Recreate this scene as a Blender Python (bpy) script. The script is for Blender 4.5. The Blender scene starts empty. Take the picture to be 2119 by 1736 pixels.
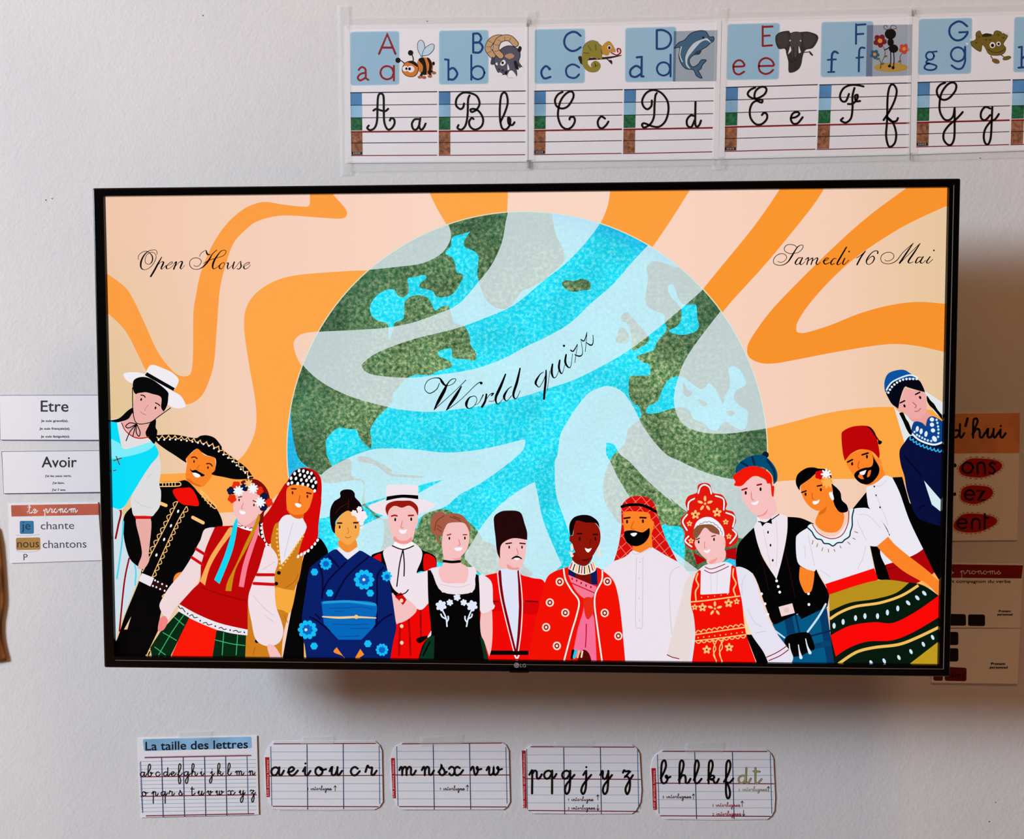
import bpy, bmesh, math, random
from mathutils import Vector, Matrix
from mathutils.geometry import tessellate_polygon

random.seed(4)
scene = bpy.context.scene
col = scene.collection

# ------------------------------------------------------------------ camera
IMG_W, IMG_H, FOC = 2119.0, 1736.0, 1650.0
SW, SH = 1.428, 0.803              # visible panel of the television (metres)
Z0 = 1.55                          # height of the panel centre above the floor
WALL_Y = 0.125                     # wall plane behind the panel plane (y = 0)
CAM = Vector((0.038, -1.368, Z0 + 0.075))
def rodrigues(rx, ry, rz):
    v = Vector((rx, ry, rz)); return Matrix.Rotation(v.length, 3, v.normalized())
BASE = Matrix(((1, 0, 0), (0, 0, -1), (0, 1, 0)))            # world -> x right, y down, z forward
RC = rodrigues(math.radians(2.46), math.radians(2.07), math.radians(-0.07)) @ BASE
cam_data = bpy.data.cameras.new('camera'); cam = bpy.data.objects.new('camera', cam_data); col.objects.link(cam)
cam_data.sensor_fit = 'HORIZONTAL'; cam_data.sensor_width = 36.0; cam_data.lens = 36.0 * FOC / IMG_W
cam_data.clip_start = 0.01
FL = Matrix(((1, 0, 0), (0, -1, 0), (0, 0, -1)))
cam.matrix_world = Matrix.Translation(CAM) @ (RC.transposed() @ FL).to_4x4()
scene.camera = cam

# ------------------------------------------------------------------ world, lights, exposure
scene.view_settings.view_transform = 'Standard'
scene.view_settings.look = 'None'
scene.view_settings.exposure = 0.0
scene.view_settings.gamma = 1.0
scene.view_settings.use_curve_mapping = False
world = bpy.data.worlds.new('room_ambient'); scene.world = world; world.use_nodes = True
bg = world.node_tree.nodes['Background']
bg.inputs[0].default_value = (1.0, 0.44, 0.15, 1); bg.inputs[1].default_value = 0.038

def area(name, loc, target, sx, sy, power, colour):
    d = bpy.data.lights.new(name, 'AREA'); d.shape = 'RECTANGLE'; d.size = sx; d.size_y = sy
    d.energy = power; d.color = colour
    o = bpy.data.objects.new(name, d); col.objects.link(o); o.location = loc
    o.rotation_euler = (Vector(target) - Vector(loc)).to_track_quat('-Z', 'Y').to_euler()
    return o
# daylight through the tall window in the left wall, and the warm lamp on the ceiling
area('daylight', (-8.48, -2.6, Z0 + 2.75), (0.0, -2.6, Z0 + 2.75), 1.4, 2.4, 1900, (0.72, 0.88, 1.0))
area('ceiling_light', (1.3, -1.4, Z0 + 4.05), (1.3, -1.4, 0), 1.1, 0.3, 60, (1.0, 0.58, 0.30))

# ------------------------------------------------------------------ helpers
def lin(c):
    out = []
    for v in c[:3]:
        v /= 255.0
        out.append(v / 12.92 if v <= 0.04045 else ((v + 0.055) / 1.055) ** 2.4)
    return out
def pix_wall(x, y, Y=WALL_Y):
    """point of the plane y = Y that the photograph shows at pixel (x, y)"""
    d = RC.transposed() @ Vector(((x - IMG_W / 2) / FOC, (y - IMG_H / 2) / FOC, 1.0))
    t = (Y - CAM.y) / d.y
    p = CAM + d * t
    return p.x, p.z
# homography photograph -> panel, from the four corners of the lit panel
import numpy as np
def homography(src, dst):
    A = []
    for (x, y), (u, v) in zip(src, dst):
        A.append([x, y, 1, 0, 0, 0, -u * x, -u * y, -u]); A.append([0, 0, 0, x, y, 1, -v * x, -v * y, -v])
    h = np.linalg.svd(np.array(A, float))[2][-1]
    return h.reshape(3, 3)
HT = homography([(221, 410), (1961.7, 387.9), (1935.5, 1372), (238, 1357)],
                [(-SW / 2, Z0 + SH / 2), (SW / 2, Z0 + SH / 2), (SW / 2, Z0 - SH / 2), (-SW / 2, Z0 - SH / 2)])
def pix_panel(x, y):
    q = HT @ np.array([x, y, 1.0]); return q[0] / q[2], q[1] / q[2]

def tag(o, label=None, cat=None, group=None, kind=None):
    if label: o['label'] = label
    if cat: o['category'] = cat
    if group: o['group'] = group
    if kind: o['kind'] = kind
    return o
def mesh_obj(name, verts, faces, mat, parent=None, smooth=False):
    me = bpy.data.meshes.new(name); me.from_pydata([tuple(v) for v in verts], [], faces); me.update()
    if smooth:
        for p in me.polygons: p.use_smooth = True
    me.materials.append(mat)
    o = bpy.data.objects.new(name, me); col.objects.link(o)
    if parent: o.parent = parent
    return o
def bm_obj(name, bm, mat, parent=None, smooth=False):
    bmesh.ops.recalc_face_normals(bm, faces=bm.faces)
    me = bpy.data.meshes.new(name); bm.to_mesh(me); bm.free()
    if smooth:
        for p in me.polygons: p.use_smooth = True
    me.materials.append(mat)
    o = bpy.data.objects.new(name, me); col.objects.link(o)
    if parent: o.parent = parent
    return o
def add_box(bm, x0, x1, y0, y1, z0, z1, bev=0.0, seg=2):
    r = bmesh.ops.create_cube(bm, size=1.0)
    for v in r['verts']:
        v.co = Vector((x0 + (v.co.x + .5) * (x1 - x0), y0 + (v.co.y + .5) * (y1 - y0), z0 + (v.co.z + .5) * (z1 - z0)))
    if bev > 0:
        es = list({e for v in r['verts'] for e in v.link_edges})
        bmesh.ops.bevel(bm, geom=es, offset=bev, segments=seg, affect='EDGES', profile=0.5)
def box_obj(name, x0, x1, y0, y1, z0, z1, mat, parent=None, bev=0.0):
    bm = bmesh.new(); add_box(bm, x0, x1, y0, y1, z0, z1, bev); return bm_obj(name, bm, mat, parent)

# ------------------------------------------------------------------ materials
def new_mat(name):
    m = bpy.data.materials.new(name); m.use_nodes = True
    return m, m.node_tree.nodes, m.node_tree.links, m.node_tree.nodes['Principled BSDF']
def plain(name, rgb, rough=0.5, spec=0.5, metal=0.0):
    m, n, l, b = new_mat(name)
    b.inputs['Base Color'].default_value = (*lin(rgb), 1); b.inputs['Roughness'].default_value = rough
    b.inputs['Metallic'].default_value = metal; b.inputs['Specular IOR Level'].default_value = spec
    return m
def wall_mat():
    m, n, l, b = new_mat('painted_plaster')
    tc = n.new('ShaderNodeTexCoord')
    big = n.new('ShaderNodeTexNoise'); big.inputs['Scale'].default_value = 3.0; big.inputs['Detail'].default_value = 2
    ramp = n.new('ShaderNodeValToRGB')
    ramp.color_ramp.elements[0].position = .35; ramp.color_ramp.elements[0].color = (*lin((225, 223, 224)), 1)
    ramp.color_ramp.elements[1].position = .65; ramp.color_ramp.elements[1].color = (*lin((230, 227, 227)), 1)
    fine = n.new('ShaderNodeTexNoise'); fine.inputs['Scale'].default_value = 170.0; fine.inputs['Detail'].default_value = 3
    mid = n.new('ShaderNodeTexNoise'); mid.inputs['Scale'].default_value = 45.0; mid.inputs['Detail'].default_value = 2
    add = n.new('ShaderNodeMath'); add.operation = 'ADD'
    bump = n.new('ShaderNodeBump'); bump.inputs['Strength'].default_value = 0.14; bump.inputs['Distance'].default_value = 0.0018
    l.new(tc.outputs['Object'], big.inputs['Vector']); l.new(tc.outputs['Object'], fine.inputs['Vector']); l.new(tc.outputs['Object'], mid.inputs['Vector'])
    l.new(big.outputs['Fac'], ramp.inputs['Fac']); l.new(ramp.outputs['Color'], b.inputs['Base Color'])
    l.new(fine.outputs['Fac'], add.inputs[0]); l.new(mid.outputs['Fac'], add.inputs[1])
    l.new(add.outputs[0], bump.inputs['Height']); l.new(bump.outputs['Normal'], b.inputs['Normal'])
    b.inputs['Roughness'].default_value = 0.85; b.inputs['Specular IOR Level'].default_value = 0.2
    return m
def print_mat(name, mottle=0.0, scale=60.0, rough=0.55, spec=0.3):
    """ink on paper: the colour is stored per face"""
    m, n, l, b = new_mat(name)
    a = n.new('ShaderNodeAttribute'); a.attribute_name = 'ink'
    src = a.outputs['Color']
    if mottle:
        tc = n.new('ShaderNodeTexCoord'); no = n.new('ShaderNodeTexNoise')
        no.inputs['Scale'].default_value = scale; no.inputs['Detail'].default_value = 4
        l.new(tc.outputs['Object'], no.inputs['Vector'])
        mr = n.new('ShaderNodeMapRange'); mr.inputs['From Min'].default_value = .3; mr.inputs['From Max'].default_value = .7
        mr.inputs['To Min'].default_value = 1 - mottle; mr.inputs['To Max'].default_value = 1 + mottle
        l.new(no.outputs['Fac'], mr.inputs['Value'])
        mx = n.new('ShaderNodeVectorMath'); mx.operation = 'SCALE'
        l.new(src, mx.inputs[0]); l.new(mr.outputs[0], mx.inputs['Scale']); src = mx.outputs[0]
    l.new(src, b.inputs['Base Color'])
    b.inputs['Roughness'].default_value = rough; b.inputs['Specular IOR Level'].default_value = spec
    return m
GCX, GCY = pix_panel(1090, 935); GRAD = abs(pix_panel(1587, 935)[0] - GCX)
def screen_mat(name, kind):
    """lit display: each picture area emits its own colour behind a dark glossy sheet"""
    m, n, l, b = new_mat(name)
    a = n.new('ShaderNodeAttribute'); a.attribute_name = 'ink'
    src = a.outputs['Color']
    tc = n.new('ShaderNodeTexCoord')
    if kind in ('land', 'sea'):
        no = n.new('ShaderNodeTexNoise'); no.inputs['Scale'].default_value = 150.0 if kind == 'land' else 170.0
        no.inputs['Detail'].default_value = 5; no.inputs['Roughness'].default_value = .65
        big = n.new('ShaderNodeTexNoise'); big.inputs['Scale'].default_value = 11.0; big.inputs['Detail'].default_value = 3
        l.new(tc.outputs['Object'], no.inputs['Vector']); l.new(tc.outputs['Object'], big.inputs['Vector'])
        rp = n.new('ShaderNodeValToRGB'); e = rp.color_ramp.elements
        if kind == 'land':
            e[0].position, e[0].color = .35, (*lin((40, 88, 50)), 1)
            e[1].position, e[1].color = .65, (*lin((174, 190, 142)), 1)
            k = e.new(.5); k.color = (*lin((104, 138, 92)), 1)
        else:
            e[0].position, e[0].color = .30, (*lin((10, 196, 224)), 1)
            e[1].position, e[1].color = .72, (*lin((140, 242, 250)), 1)
            k = e.new(.5); k.color = (*lin((34, 222, 244)), 1)
        l.new(no.outputs['Fac'], rp.inputs['Fac'])
        # the drawing's own rim tint and broad tone
        sub = n.new('ShaderNodeVectorMath'); sub.operation = 'DISTANCE'; sub.inputs[1].default_value = (GCX, 0, GCY)
        l.new(tc.outputs['Object'], sub.inputs[0])
        mr = n.new('ShaderNodeMapRange'); mr.inputs['From Min'].default_value = GRAD * (.66 if kind == 'land' else .93); mr.inputs['From Max'].default_value = GRAD
        mr.inputs['To Max'].default_value = .58 if kind == 'land' else .7
        l.new(sub.outputs['Value'], mr.inputs['Value'])
        mx = n.new('ShaderNodeMix'); mx.data_type = 'RGBA'
        mx.inputs['B'].default_value = (*lin((18, 82, 62) if kind == 'land' else (20, 168, 236)), 1)
        l.new(mr.outputs[0], mx.inputs['Factor']); l.new(rp.outputs['Color'], mx.inputs['A'])
        br = n.new('ShaderNodeMapRange'); br.inputs['From Min'].default_value = .35; br.inputs['From Max'].default_value = .65
        br.inputs['To Min'].default_value = .72 if kind == 'land' else .9; br.inputs['To Max'].default_value = 1.3 if kind == 'land' else 1.12
        l.new(big.outputs['Fac'], br.inputs['Value'])
        sc = n.new('ShaderNodeVectorMath'); sc.operation = 'SCALE'
        l.new(mx.outputs['Result'], sc.inputs[0]); l.new(br.outputs[0], sc.inputs['Scale']); src = sc.outputs[0]
    b.inputs['Base Color'].default_value = (0.001, 0.001, 0.001, 1)
    b.inputs['Roughness'].default_value = 0.30; b.inputs['Specular IOR Level'].default_value = 0.06
    l.new(src, b.inputs['Emission Color']); b.inputs['Emission Strength'].default_value = 1.0
    if kind == 'veil':
        tr = n.new('ShaderNodeBsdfTransparent'); ms = n.new('ShaderNodeMixShader'); ms.inputs[0].default_value = 0.64
        l.new(tr.outputs[0], ms.inputs[1]); l.new(b.outputs[0], ms.inputs[2])
        l.new(ms.outputs[0], n['Material Output'].inputs['Surface'])
    return m
M_WALL = wall_mat()
M_PRINT = print_mat('printed_paper')
M_PHOTO = print_mat('printed_photo', .55, 190.0)
M_WASH = print_mat('watercolour_print', .22, 14.0)
M_BLACK = plain('black_gloss_plastic', (5, 4, 4), 0.18, 0.22)
M_BACK = plain('black_matt_plastic', (16, 15, 15), 0.55, 0.3)
M_GLINT_HOOK = plain('grey_glint_and_hook', (150, 146, 142), 0.35, 0.5, 0.3)
M_LOGO = plain('silver_lettering', (170, 172, 178), 0.4, 0.5, 0.3)
M_SCR = screen_mat('lit_screen', 'flat')
M_LAND = screen_mat('lit_screen_land', 'land')
M_SEA = screen_mat('lit_screen_sea', 'sea')
M_VEIL = screen_mat('lit_screen_veil', 'veil')
def tape_mat():
    m, n, l, b = new_mat('clear_tape')
    b.inputs['Base Color'].default_value = (*lin((240, 242, 238)), 1); b.inputs['Roughness'].default_value = .28
    tr = n.new('ShaderNodeBsdfTransparent'); ms = n.new('ShaderNodeMixShader'); ms.inputs[0].default_value = .11
    l.new(tr.outputs[0], ms.inputs[1]); l.new(b.outputs[0], ms.inputs[2]); l.new(ms.outputs[0], n['Material Output'].inputs['Surface'])
    return m
M_TAPE = tape_mat()
def wood_mat():
    m, n, l, b = new_mat('varnished_wood')
    tc = n.new('ShaderNodeTexCoord'); w = n.new('ShaderNodeTexWave'); w.inputs['Scale'].default_value = 14; w.inputs['Distortion'].default_value = 5
    r = n.new('ShaderNodeValToRGB'); r.color_ramp.elements[0].color = (*lin((120, 66, 22)), 1); r.color_ramp.elements[1].color = (*lin((176, 112, 48)), 1)
    l.new(tc.outputs['Object'], w.inputs['Vector']); l.new(w.outputs['Fac'], r.inputs['Fac']); l.new(r.outputs['Color'], b.inputs['Base Color'])
    b.inputs['Roughness'].default_value = .4
    return m
M_WOOD = wood_mat()

# ------------------------------------------------------------------ flat artwork: shapes laid one over another on a sheet
VIEWS = dict(O=(0, 0, 1), A=(200, 720, 4.34), B=(200, 1000, 4.34), C=(500, 946, 4), D=(800, 956, 4), E=(1080, 956, 4),
             F=(1360, 946, 4), G=(1580, 956, 4), H=(1580, 740, 4), U=(590, 420, 3.3385), V=(1090, 420, 3.3385), W=(590, 850, 3.3385),
             X=(200, 380, 3.3385), Y=(1480, 360, 3.3385), T1=(260, 500, 7.568), T2=(1590, 490, 5.727), T3=(860, 670, 5.2975),
             K1=(700, 0, 4.8222), K2=(1080, 0, 4.8222), K3=(1470, 0, 4.8222), K4=(1760, 0, 4.8222),
             N1=(270, 1490, 3.8527), N2=(790, 1490, 3.8527), N3=(1070, 1490, 3.8527), L=(0, 790, 4.234), R1=(1900, 840, 5.6), R2=(1900, 1120, 5.425))
class Sheet:
    """collects flat shapes; every shape lies a hair above the shapes it overlaps"""
    def __init__(self, mapper, y_front, step=2.0e-5):
        self.map, self.y, self.step = mapper, y_front, step
        self.shapes = []; self.groups = {}; self.cur = None; self.parts = []
    def group(self, key): self.cur = key; self.groups.setdefault(key, []); return self
    def part(self, name, label=None):
        """start a new part of the sheet's thing"""
        key = len(self.parts); self.parts.append((key, name, label)); return self.group(key)
    def build_all(self, parent):
        for key, name, label in self.parts:
            if self.groups[key]: self.build(key, name, parent, label)
    def add(self, pts, tris, colour, mat):
        q = [self.map(x, y) for x, y in pts]
        if not tris: return
        xs = [p[0] for p in q]; ys = [p[1] for p in q]
        bb = (min(xs), max(xs), min(ys), max(ys))
        lay = 0
        for b2, l2 in self.shapes:
            if l2 > lay - 1 and b2[0] < bb[1] and b2[1] > bb[0] and b2[2] < bb[3] and b2[3] > bb[2]: lay = max(lay, l2 + 1)
        self.shapes.append((bb, lay))
        self.groups[self.cur].append((q, tris, lay, colour, mat))
    def build(self, key, name, parent, label=None):
        verts, faces, cols, mats, slot = [], [], [], [], {}
        for q, tris, lay, c, m in self.groups[key]:
            o = len(verts); y = self.y - lay * self.step
            verts += [(p[0], y, p[1]) for p in q]
            k = slot.setdefault(m, len(slot)); cl = (*lin(c), 1.0)
            for t in tris:
                a, b, d = (q[i] for i in t)
                if (b[0] - a[0]) * (d[1] - a[1]) - (b[1] - a[1]) * (d[0] - a[0]) < 0: t = (t[0], t[2], t[1])
                faces.append(tuple(o + i for i in t)); cols.append(cl); mats.append(k)
        me = bpy.data.meshes.new(name); me.from_pydata(verts, [], faces); me.update()
        for m in slot: me.materials.append(m)
        at = me.attributes.new('ink', 'FLOAT_COLOR', 'FACE')
        at.data.foreach_set('color', [v for c in cols for v in c]); me.polygons.foreach_set('material_index', mats)
        ob = bpy.data.objects.new(name, me); col.objects.link(ob); ob.parent = parent
        if label: ob['label'] = label
        return ob
SH_ = None; VW = (0, 0, 1); MAT = None
def use(sheet, mat): 
    global SH_, MAT
    SH_, MAT = sheet, mat
def view(v):
    global VW
    VW = VIEWS[v]
def pts_of(s):
    """'x,y x,y! @VIEW x,y,w' -> pixel points; ! marks a sharp corner"""
    out, vw = [], VW
    for t in s.split():
        if t[0] == '@': vw = VIEWS[t[1:]]; continue
        sharp = t[-1] == '!'
        v = [float(k) for k in t.rstrip('!').split(',')]
        out.append((vw[0] + v[0] / vw[2], vw[1] + v[1] / vw[2], sharp, v[2] / vw[2] if len(v) > 2 else None))
    return out
def cr(p0, p1, p2, p3, n):
    r = []
    for i in range(n):
        t = i / n; t2, t3 = t * t, t * t * t
        r.append(tuple(.5 * (2 * b + (c - a) * t + (2 * a - 5 * b + 4 * c - d) * t2 + (3 * b - a - 3 * c + d) * t3) for a, b, c, d in zip(p0, p1, p2, p3)))
    return r
def smooth_open(P, n):
    out = []
    for i in range(len(P) - 1):
        a = P[i - 1] if i else P[0]; d = P[i + 2] if i + 2 < len(P) else P[-1]
        out += cr(a, P[i], P[i + 1], d, n)
    return out + [P[-1]]
def smooth_closed(pts, n=5):
    N = len(pts); co = [i for i in range(N) if pts[i][2]]
    xy = [(p[0], p[1]) for p in pts]
    if not co:
        out = []
        for i in range(N): out += cr(xy[i - 1], xy[i], xy[(i + 1) % N], xy[(i + 2) % N], n)
        return out
    out = []
    for k, i in enumerate(co):
        j = co[(k + 1) % len(co)]; L = (j - i) % N or N
        out += smooth_open([xy[(i + t) % N] for t in range(L + 1)], n)[:-1]
    return out
def tess(poly):
    return [tuple(t) for t in tessellate_polygon([[Vector((x, y, 0)) for x, y in poly]])]
def fill(c, poly, mat=None): SH_.add(poly, tess(poly), c, mat or MAT)
def P(c, s, mat=None, n=5): fill(c, smooth_closed(pts_of(s), n), mat)
def Q(c, s, mat=None): fill(c, [(p[0], p[1]) for p in pts_of(s)], mat)
def ribbon(c, pts, ws, mat=None, cap=True):
    p2, w2 = [pts[0]], [ws[0]]
    for p, w in zip(pts[1:], ws[1:]):
        if (p[0] - p2[-1][0]) ** 2 + (p[1] - p2[-1][1]) ** 2 > .01: p2.append(p); w2.append(w)
    if len(p2) < 2: return
    V, T = [], []
    n = len(p2)
    for i in range(n):
        a, b = p2[max(i - 1, 0)], p2[min(i + 1, n - 1)]
        dx, dy = b[0] - a[0], b[1] - a[1]; L = math.hypot(dx, dy) or 1
        h = w2[i] / 2; nx, ny = -dy / L * h, dx / L * h
        if 0 < i < n - 1:
            ax, ay = p2[i][0] - a[0], p2[i][1] - a[1]; La = math.hypot(ax, ay) or 1
            k = 1 / max(.5, abs((dx * ax + dy * ay) / (L * La))); nx *= k; ny *= k
        V += [(p2[i][0] + nx, p2[i][1] + ny), (p2[i][0] - nx, p2[i][1] - ny)]
        if i: o = 2 * i; T += [(o - 2, o - 1, o), (o, o - 1, o + 1)]
    if cap:
        for (q, r, w) in ((p2[0], p2[1], w2[0]), (p2[-1], p2[-2], w2[-1])):
            an = math.atan2(q[1] - r[1], q[0] - r[0]); o = len(V)
            for k in range(6): t = an - math.pi / 2 + math.pi * k / 5; V.append((q[0] + w / 2 * math.cos(t), q[1] + w / 2 * math.sin(t)))
            T += [(o, o + k, o + k + 1) for k in range(1, 5)]
    SH_.add(V, T, c, mat or MAT)
def S(c, w, s, mat=None, n=5, cap=True, closed=False):
    p = pts_of(s); sc = VW[2]
    if closed: p = p + [p[0]]
    tri = [(a[0], a[1], a[3] if a[3] is not None else w / sc) for a in p]
    q = smooth_open(tri, n)
    ribbon(c, [(a[0], a[1]) for a in q], [max(a[2], .3) for a in q], mat, cap)
def L(c, w, s, mat=None):
    p = pts_of(s); ribbon(c, [(a[0], a[1]) for a in p], [w / VW[2]] * len(p), mat)
def SS(c, w, *ss):
    for s in ss: S(c, w, s)
def E(c, x, y, rx, ry=None, rot=0, n=20, mat=None):
    ry = rx if ry is None else ry; a = math.radians(rot); ca, sa = math.cos(a), math.sin(a)
    poly = []
    for k in range(n):
        t = 2 * math.pi * k / n; u, v = rx * math.cos(t), ry * math.sin(t)
        poly.append((VW[0] + (x + u * ca - v * sa) / VW[2], VW[1] + (y + u * sa + v * ca) / VW[2]))
    fill(c, poly, mat)
def EE(c, rx, ry, s, rot=0):
    for t in s.split(): x, y = map(float, t.split(',')); E(c, x, y, rx, ry, rot, 14)
def along(s, n):
    q = smooth_open([(p[0], p[1]) for p in pts_of(s)], 12)
    d = [0]
    for a, b in zip(q, q[1:]): d.append(d[-1] + math.hypot(b[0] - a[0], b[1] - a[1]))
    out = []; j = 0
    for k in range(n):
        t = d[-1] * k / (n - 1)
        while j < len(d) - 2 and d[j + 1] < t: j += 1
        f = (t - d[j]) / max(d[j + 1] - d[j], 1e-9)
        a, b = q[j], q[j + 1]; L_ = math.hypot(b[0] - a[0], b[1] - a[1]) or 1
        out.append((a[0] + (b[0] - a[0]) * f, a[1] + (b[1] - a[1]) * f, (b[0] - a[0]) / L_, (b[1] - a[1]) / L_))
    return out
def dots(c, r, s, n, ry=None):
    for x, y, tx, ty in along(s, n):
        k = VW[2]; E(c, (x - VW[0]) * k, (y - VW[1]) * k, r, ry or r, math.degrees(math.atan2(ty, tx)), 10)
def scallop(c, w, s, n, amp):
    """a row of n small arches standing on the path"""
    a = along(s, n * 6 + 1); k = VW[2]; pts = []
    for i, (x, y, tx, ty) in enumerate(a):
        h = abs(math.sin(math.pi * i / 6)) * amp / k
        pts.append((x - ty * h, y + tx * h))
    ribbon(c, pts, [w / k] * len(pts))
def inside(p, poly):
    r = False; j = len(poly) - 1
    for i in range(len(poly)):
        a, b = poly[i], poly[j]
        if (a[1] > p[1]) != (b[1] > p[1]) and p[0] < (b[0] - a[0]) * (p[1] - a[1]) / (b[1] - a[1]) + a[0]: r = not r
        j = i
    return r
def hatch(c, w, s, ang, gap, off=0, smooth=True):
    pp = pts_of(s); poly = smooth_closed(pp) if smooth else [(p[0], p[1]) for p in pp]
    k = VW[2]; gap /= k; off /= k; w /= k
    ca, sa = math.cos(math.radians(ang)), math.sin(math.radians(ang))
    us = [x * ca + y * sa for x, y in poly]; vs = [-x * sa + y * ca for x, y in poly]
    v = math.floor(min(vs) / gap) * gap + off
    while v < max(vs):
        u, run = min(us), []
        while u < max(us) + 1:
            p = (u * ca - v * sa, u * sa + v * ca)
            if inside(p, poly): run.append(p)
            elif run:
                if len(run) > 2: ribbon(c, [run[0], run[-1]], [w, w], None, False)
                run = []
            u += .8
        v += gap
def bloom(c, x, y, r, n=8, rot=0, w=.34, hole=None):
    """a flower of n petals"""
    for k in range(n):
        t = rot + 360 * k / n
        E(c, x + r * .55 * math.cos(math.radians(t)), y + r * .55 * math.sin(math.radians(t)), r * .48, r * w, t, 10)
    E(hole or c, x, y, r * .26, None, 0, 10)
def petals(c, x, y, r, n=5, rot=-90):
    """separate slim petals around a dot"""
    for k in range(n):
        t = rot + 360 * k / n
        E(c, x + r * .64 * math.cos(math.radians(t)), y + r * .64 * math.sin(math.radians(t)), r * .36, r * .17, t, 10)
    E(c, x, y, r * .15, None, 0, 10)
def rquad(c, s, r, mat=None):
    """four corners, rounded"""
    p = [Vector((a[0], a[1])) for a in pts_of(s)]; r /= VW[2]; out = []
    for i in range(4):
        a, b, d = p[i - 1], p[i], p[(i + 1) % 4]
        e1, e2 = (a - b).normalized() * r, (d - b).normalized() * r
        for k in range(6):
            t = k / 5; q = (b + e1) * (1 - t) ** 2 + b * 2 * t * (1 - t) + (b + e2) * t * t
            out.append((q.x, q.y))
    fill(c, out, mat)
def bil(cn, u, v):
    (a, b, d, e) = cn
    return tuple((a[i] * (1 - u) + b[i] * u) * (1 - v) + (e[i] * (1 - u) + d[i] * u) * v for i in (0, 1))
_text = {}
def text_tris(t):
    if t not in _text:
        cu = bpy.data.curves.new('t', 'FONT'); cu.body = t; cu.resolution_u = 3
        o = bpy.data.objects.new('t', cu); col.objects.link(o)
        bpy.context.view_layer.update(); ev = o.evaluated_get(bpy.context.evaluated_depsgraph_get()); me = ev.to_mesh()
        me.calc_loop_triangles()
        V = [(v.co.x, v.co.y) for v in me.vertices]; T = [tuple(x.vertices) for x in me.loop_triangles]
        ev.to_mesh_clear(); bpy.data.objects.remove(o); bpy.data.curves.remove(cu)
        _text[t] = (V, T)
    return _text[t]
CAPH = None
def TX(c, t, x0, y0, x1, y1, h, bold=0.0):
    """a line of print whose baseline runs (x0,y0)-(x1,y1), capital height h"""
    global CAPH
    if CAPH is None: CAPH = max(v[1] for v in text_tris('H')[0])
    V, T = text_tris(t); a, b = min(v[0] for v in V), max(v[0] for v in V)
    L_ = math.hypot(x1 - x0, y1 - y0); ux, uy = (x1 - x0) / L_, (y1 - y0) / L_
    sx, sy = L_ / (b - a), h / CAPH
    q = []
    for x, y in V:
        u, v = (x - a) * sx, y * sy
        q.append((VW[0] + (x0 + ux * u + uy * v) / VW[2], VW[1] + (y0 + uy * u - ux * v) / VW[2]))
    SH_.add(q, T, c, MAT)
    if bold:
        SH_.add([(x + bold / VW[2], y) for x, y in q], T, c, MAT); SH_.add([(x, y + bold / VW[2]) for x, y in q], T, c, MAT)
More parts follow.
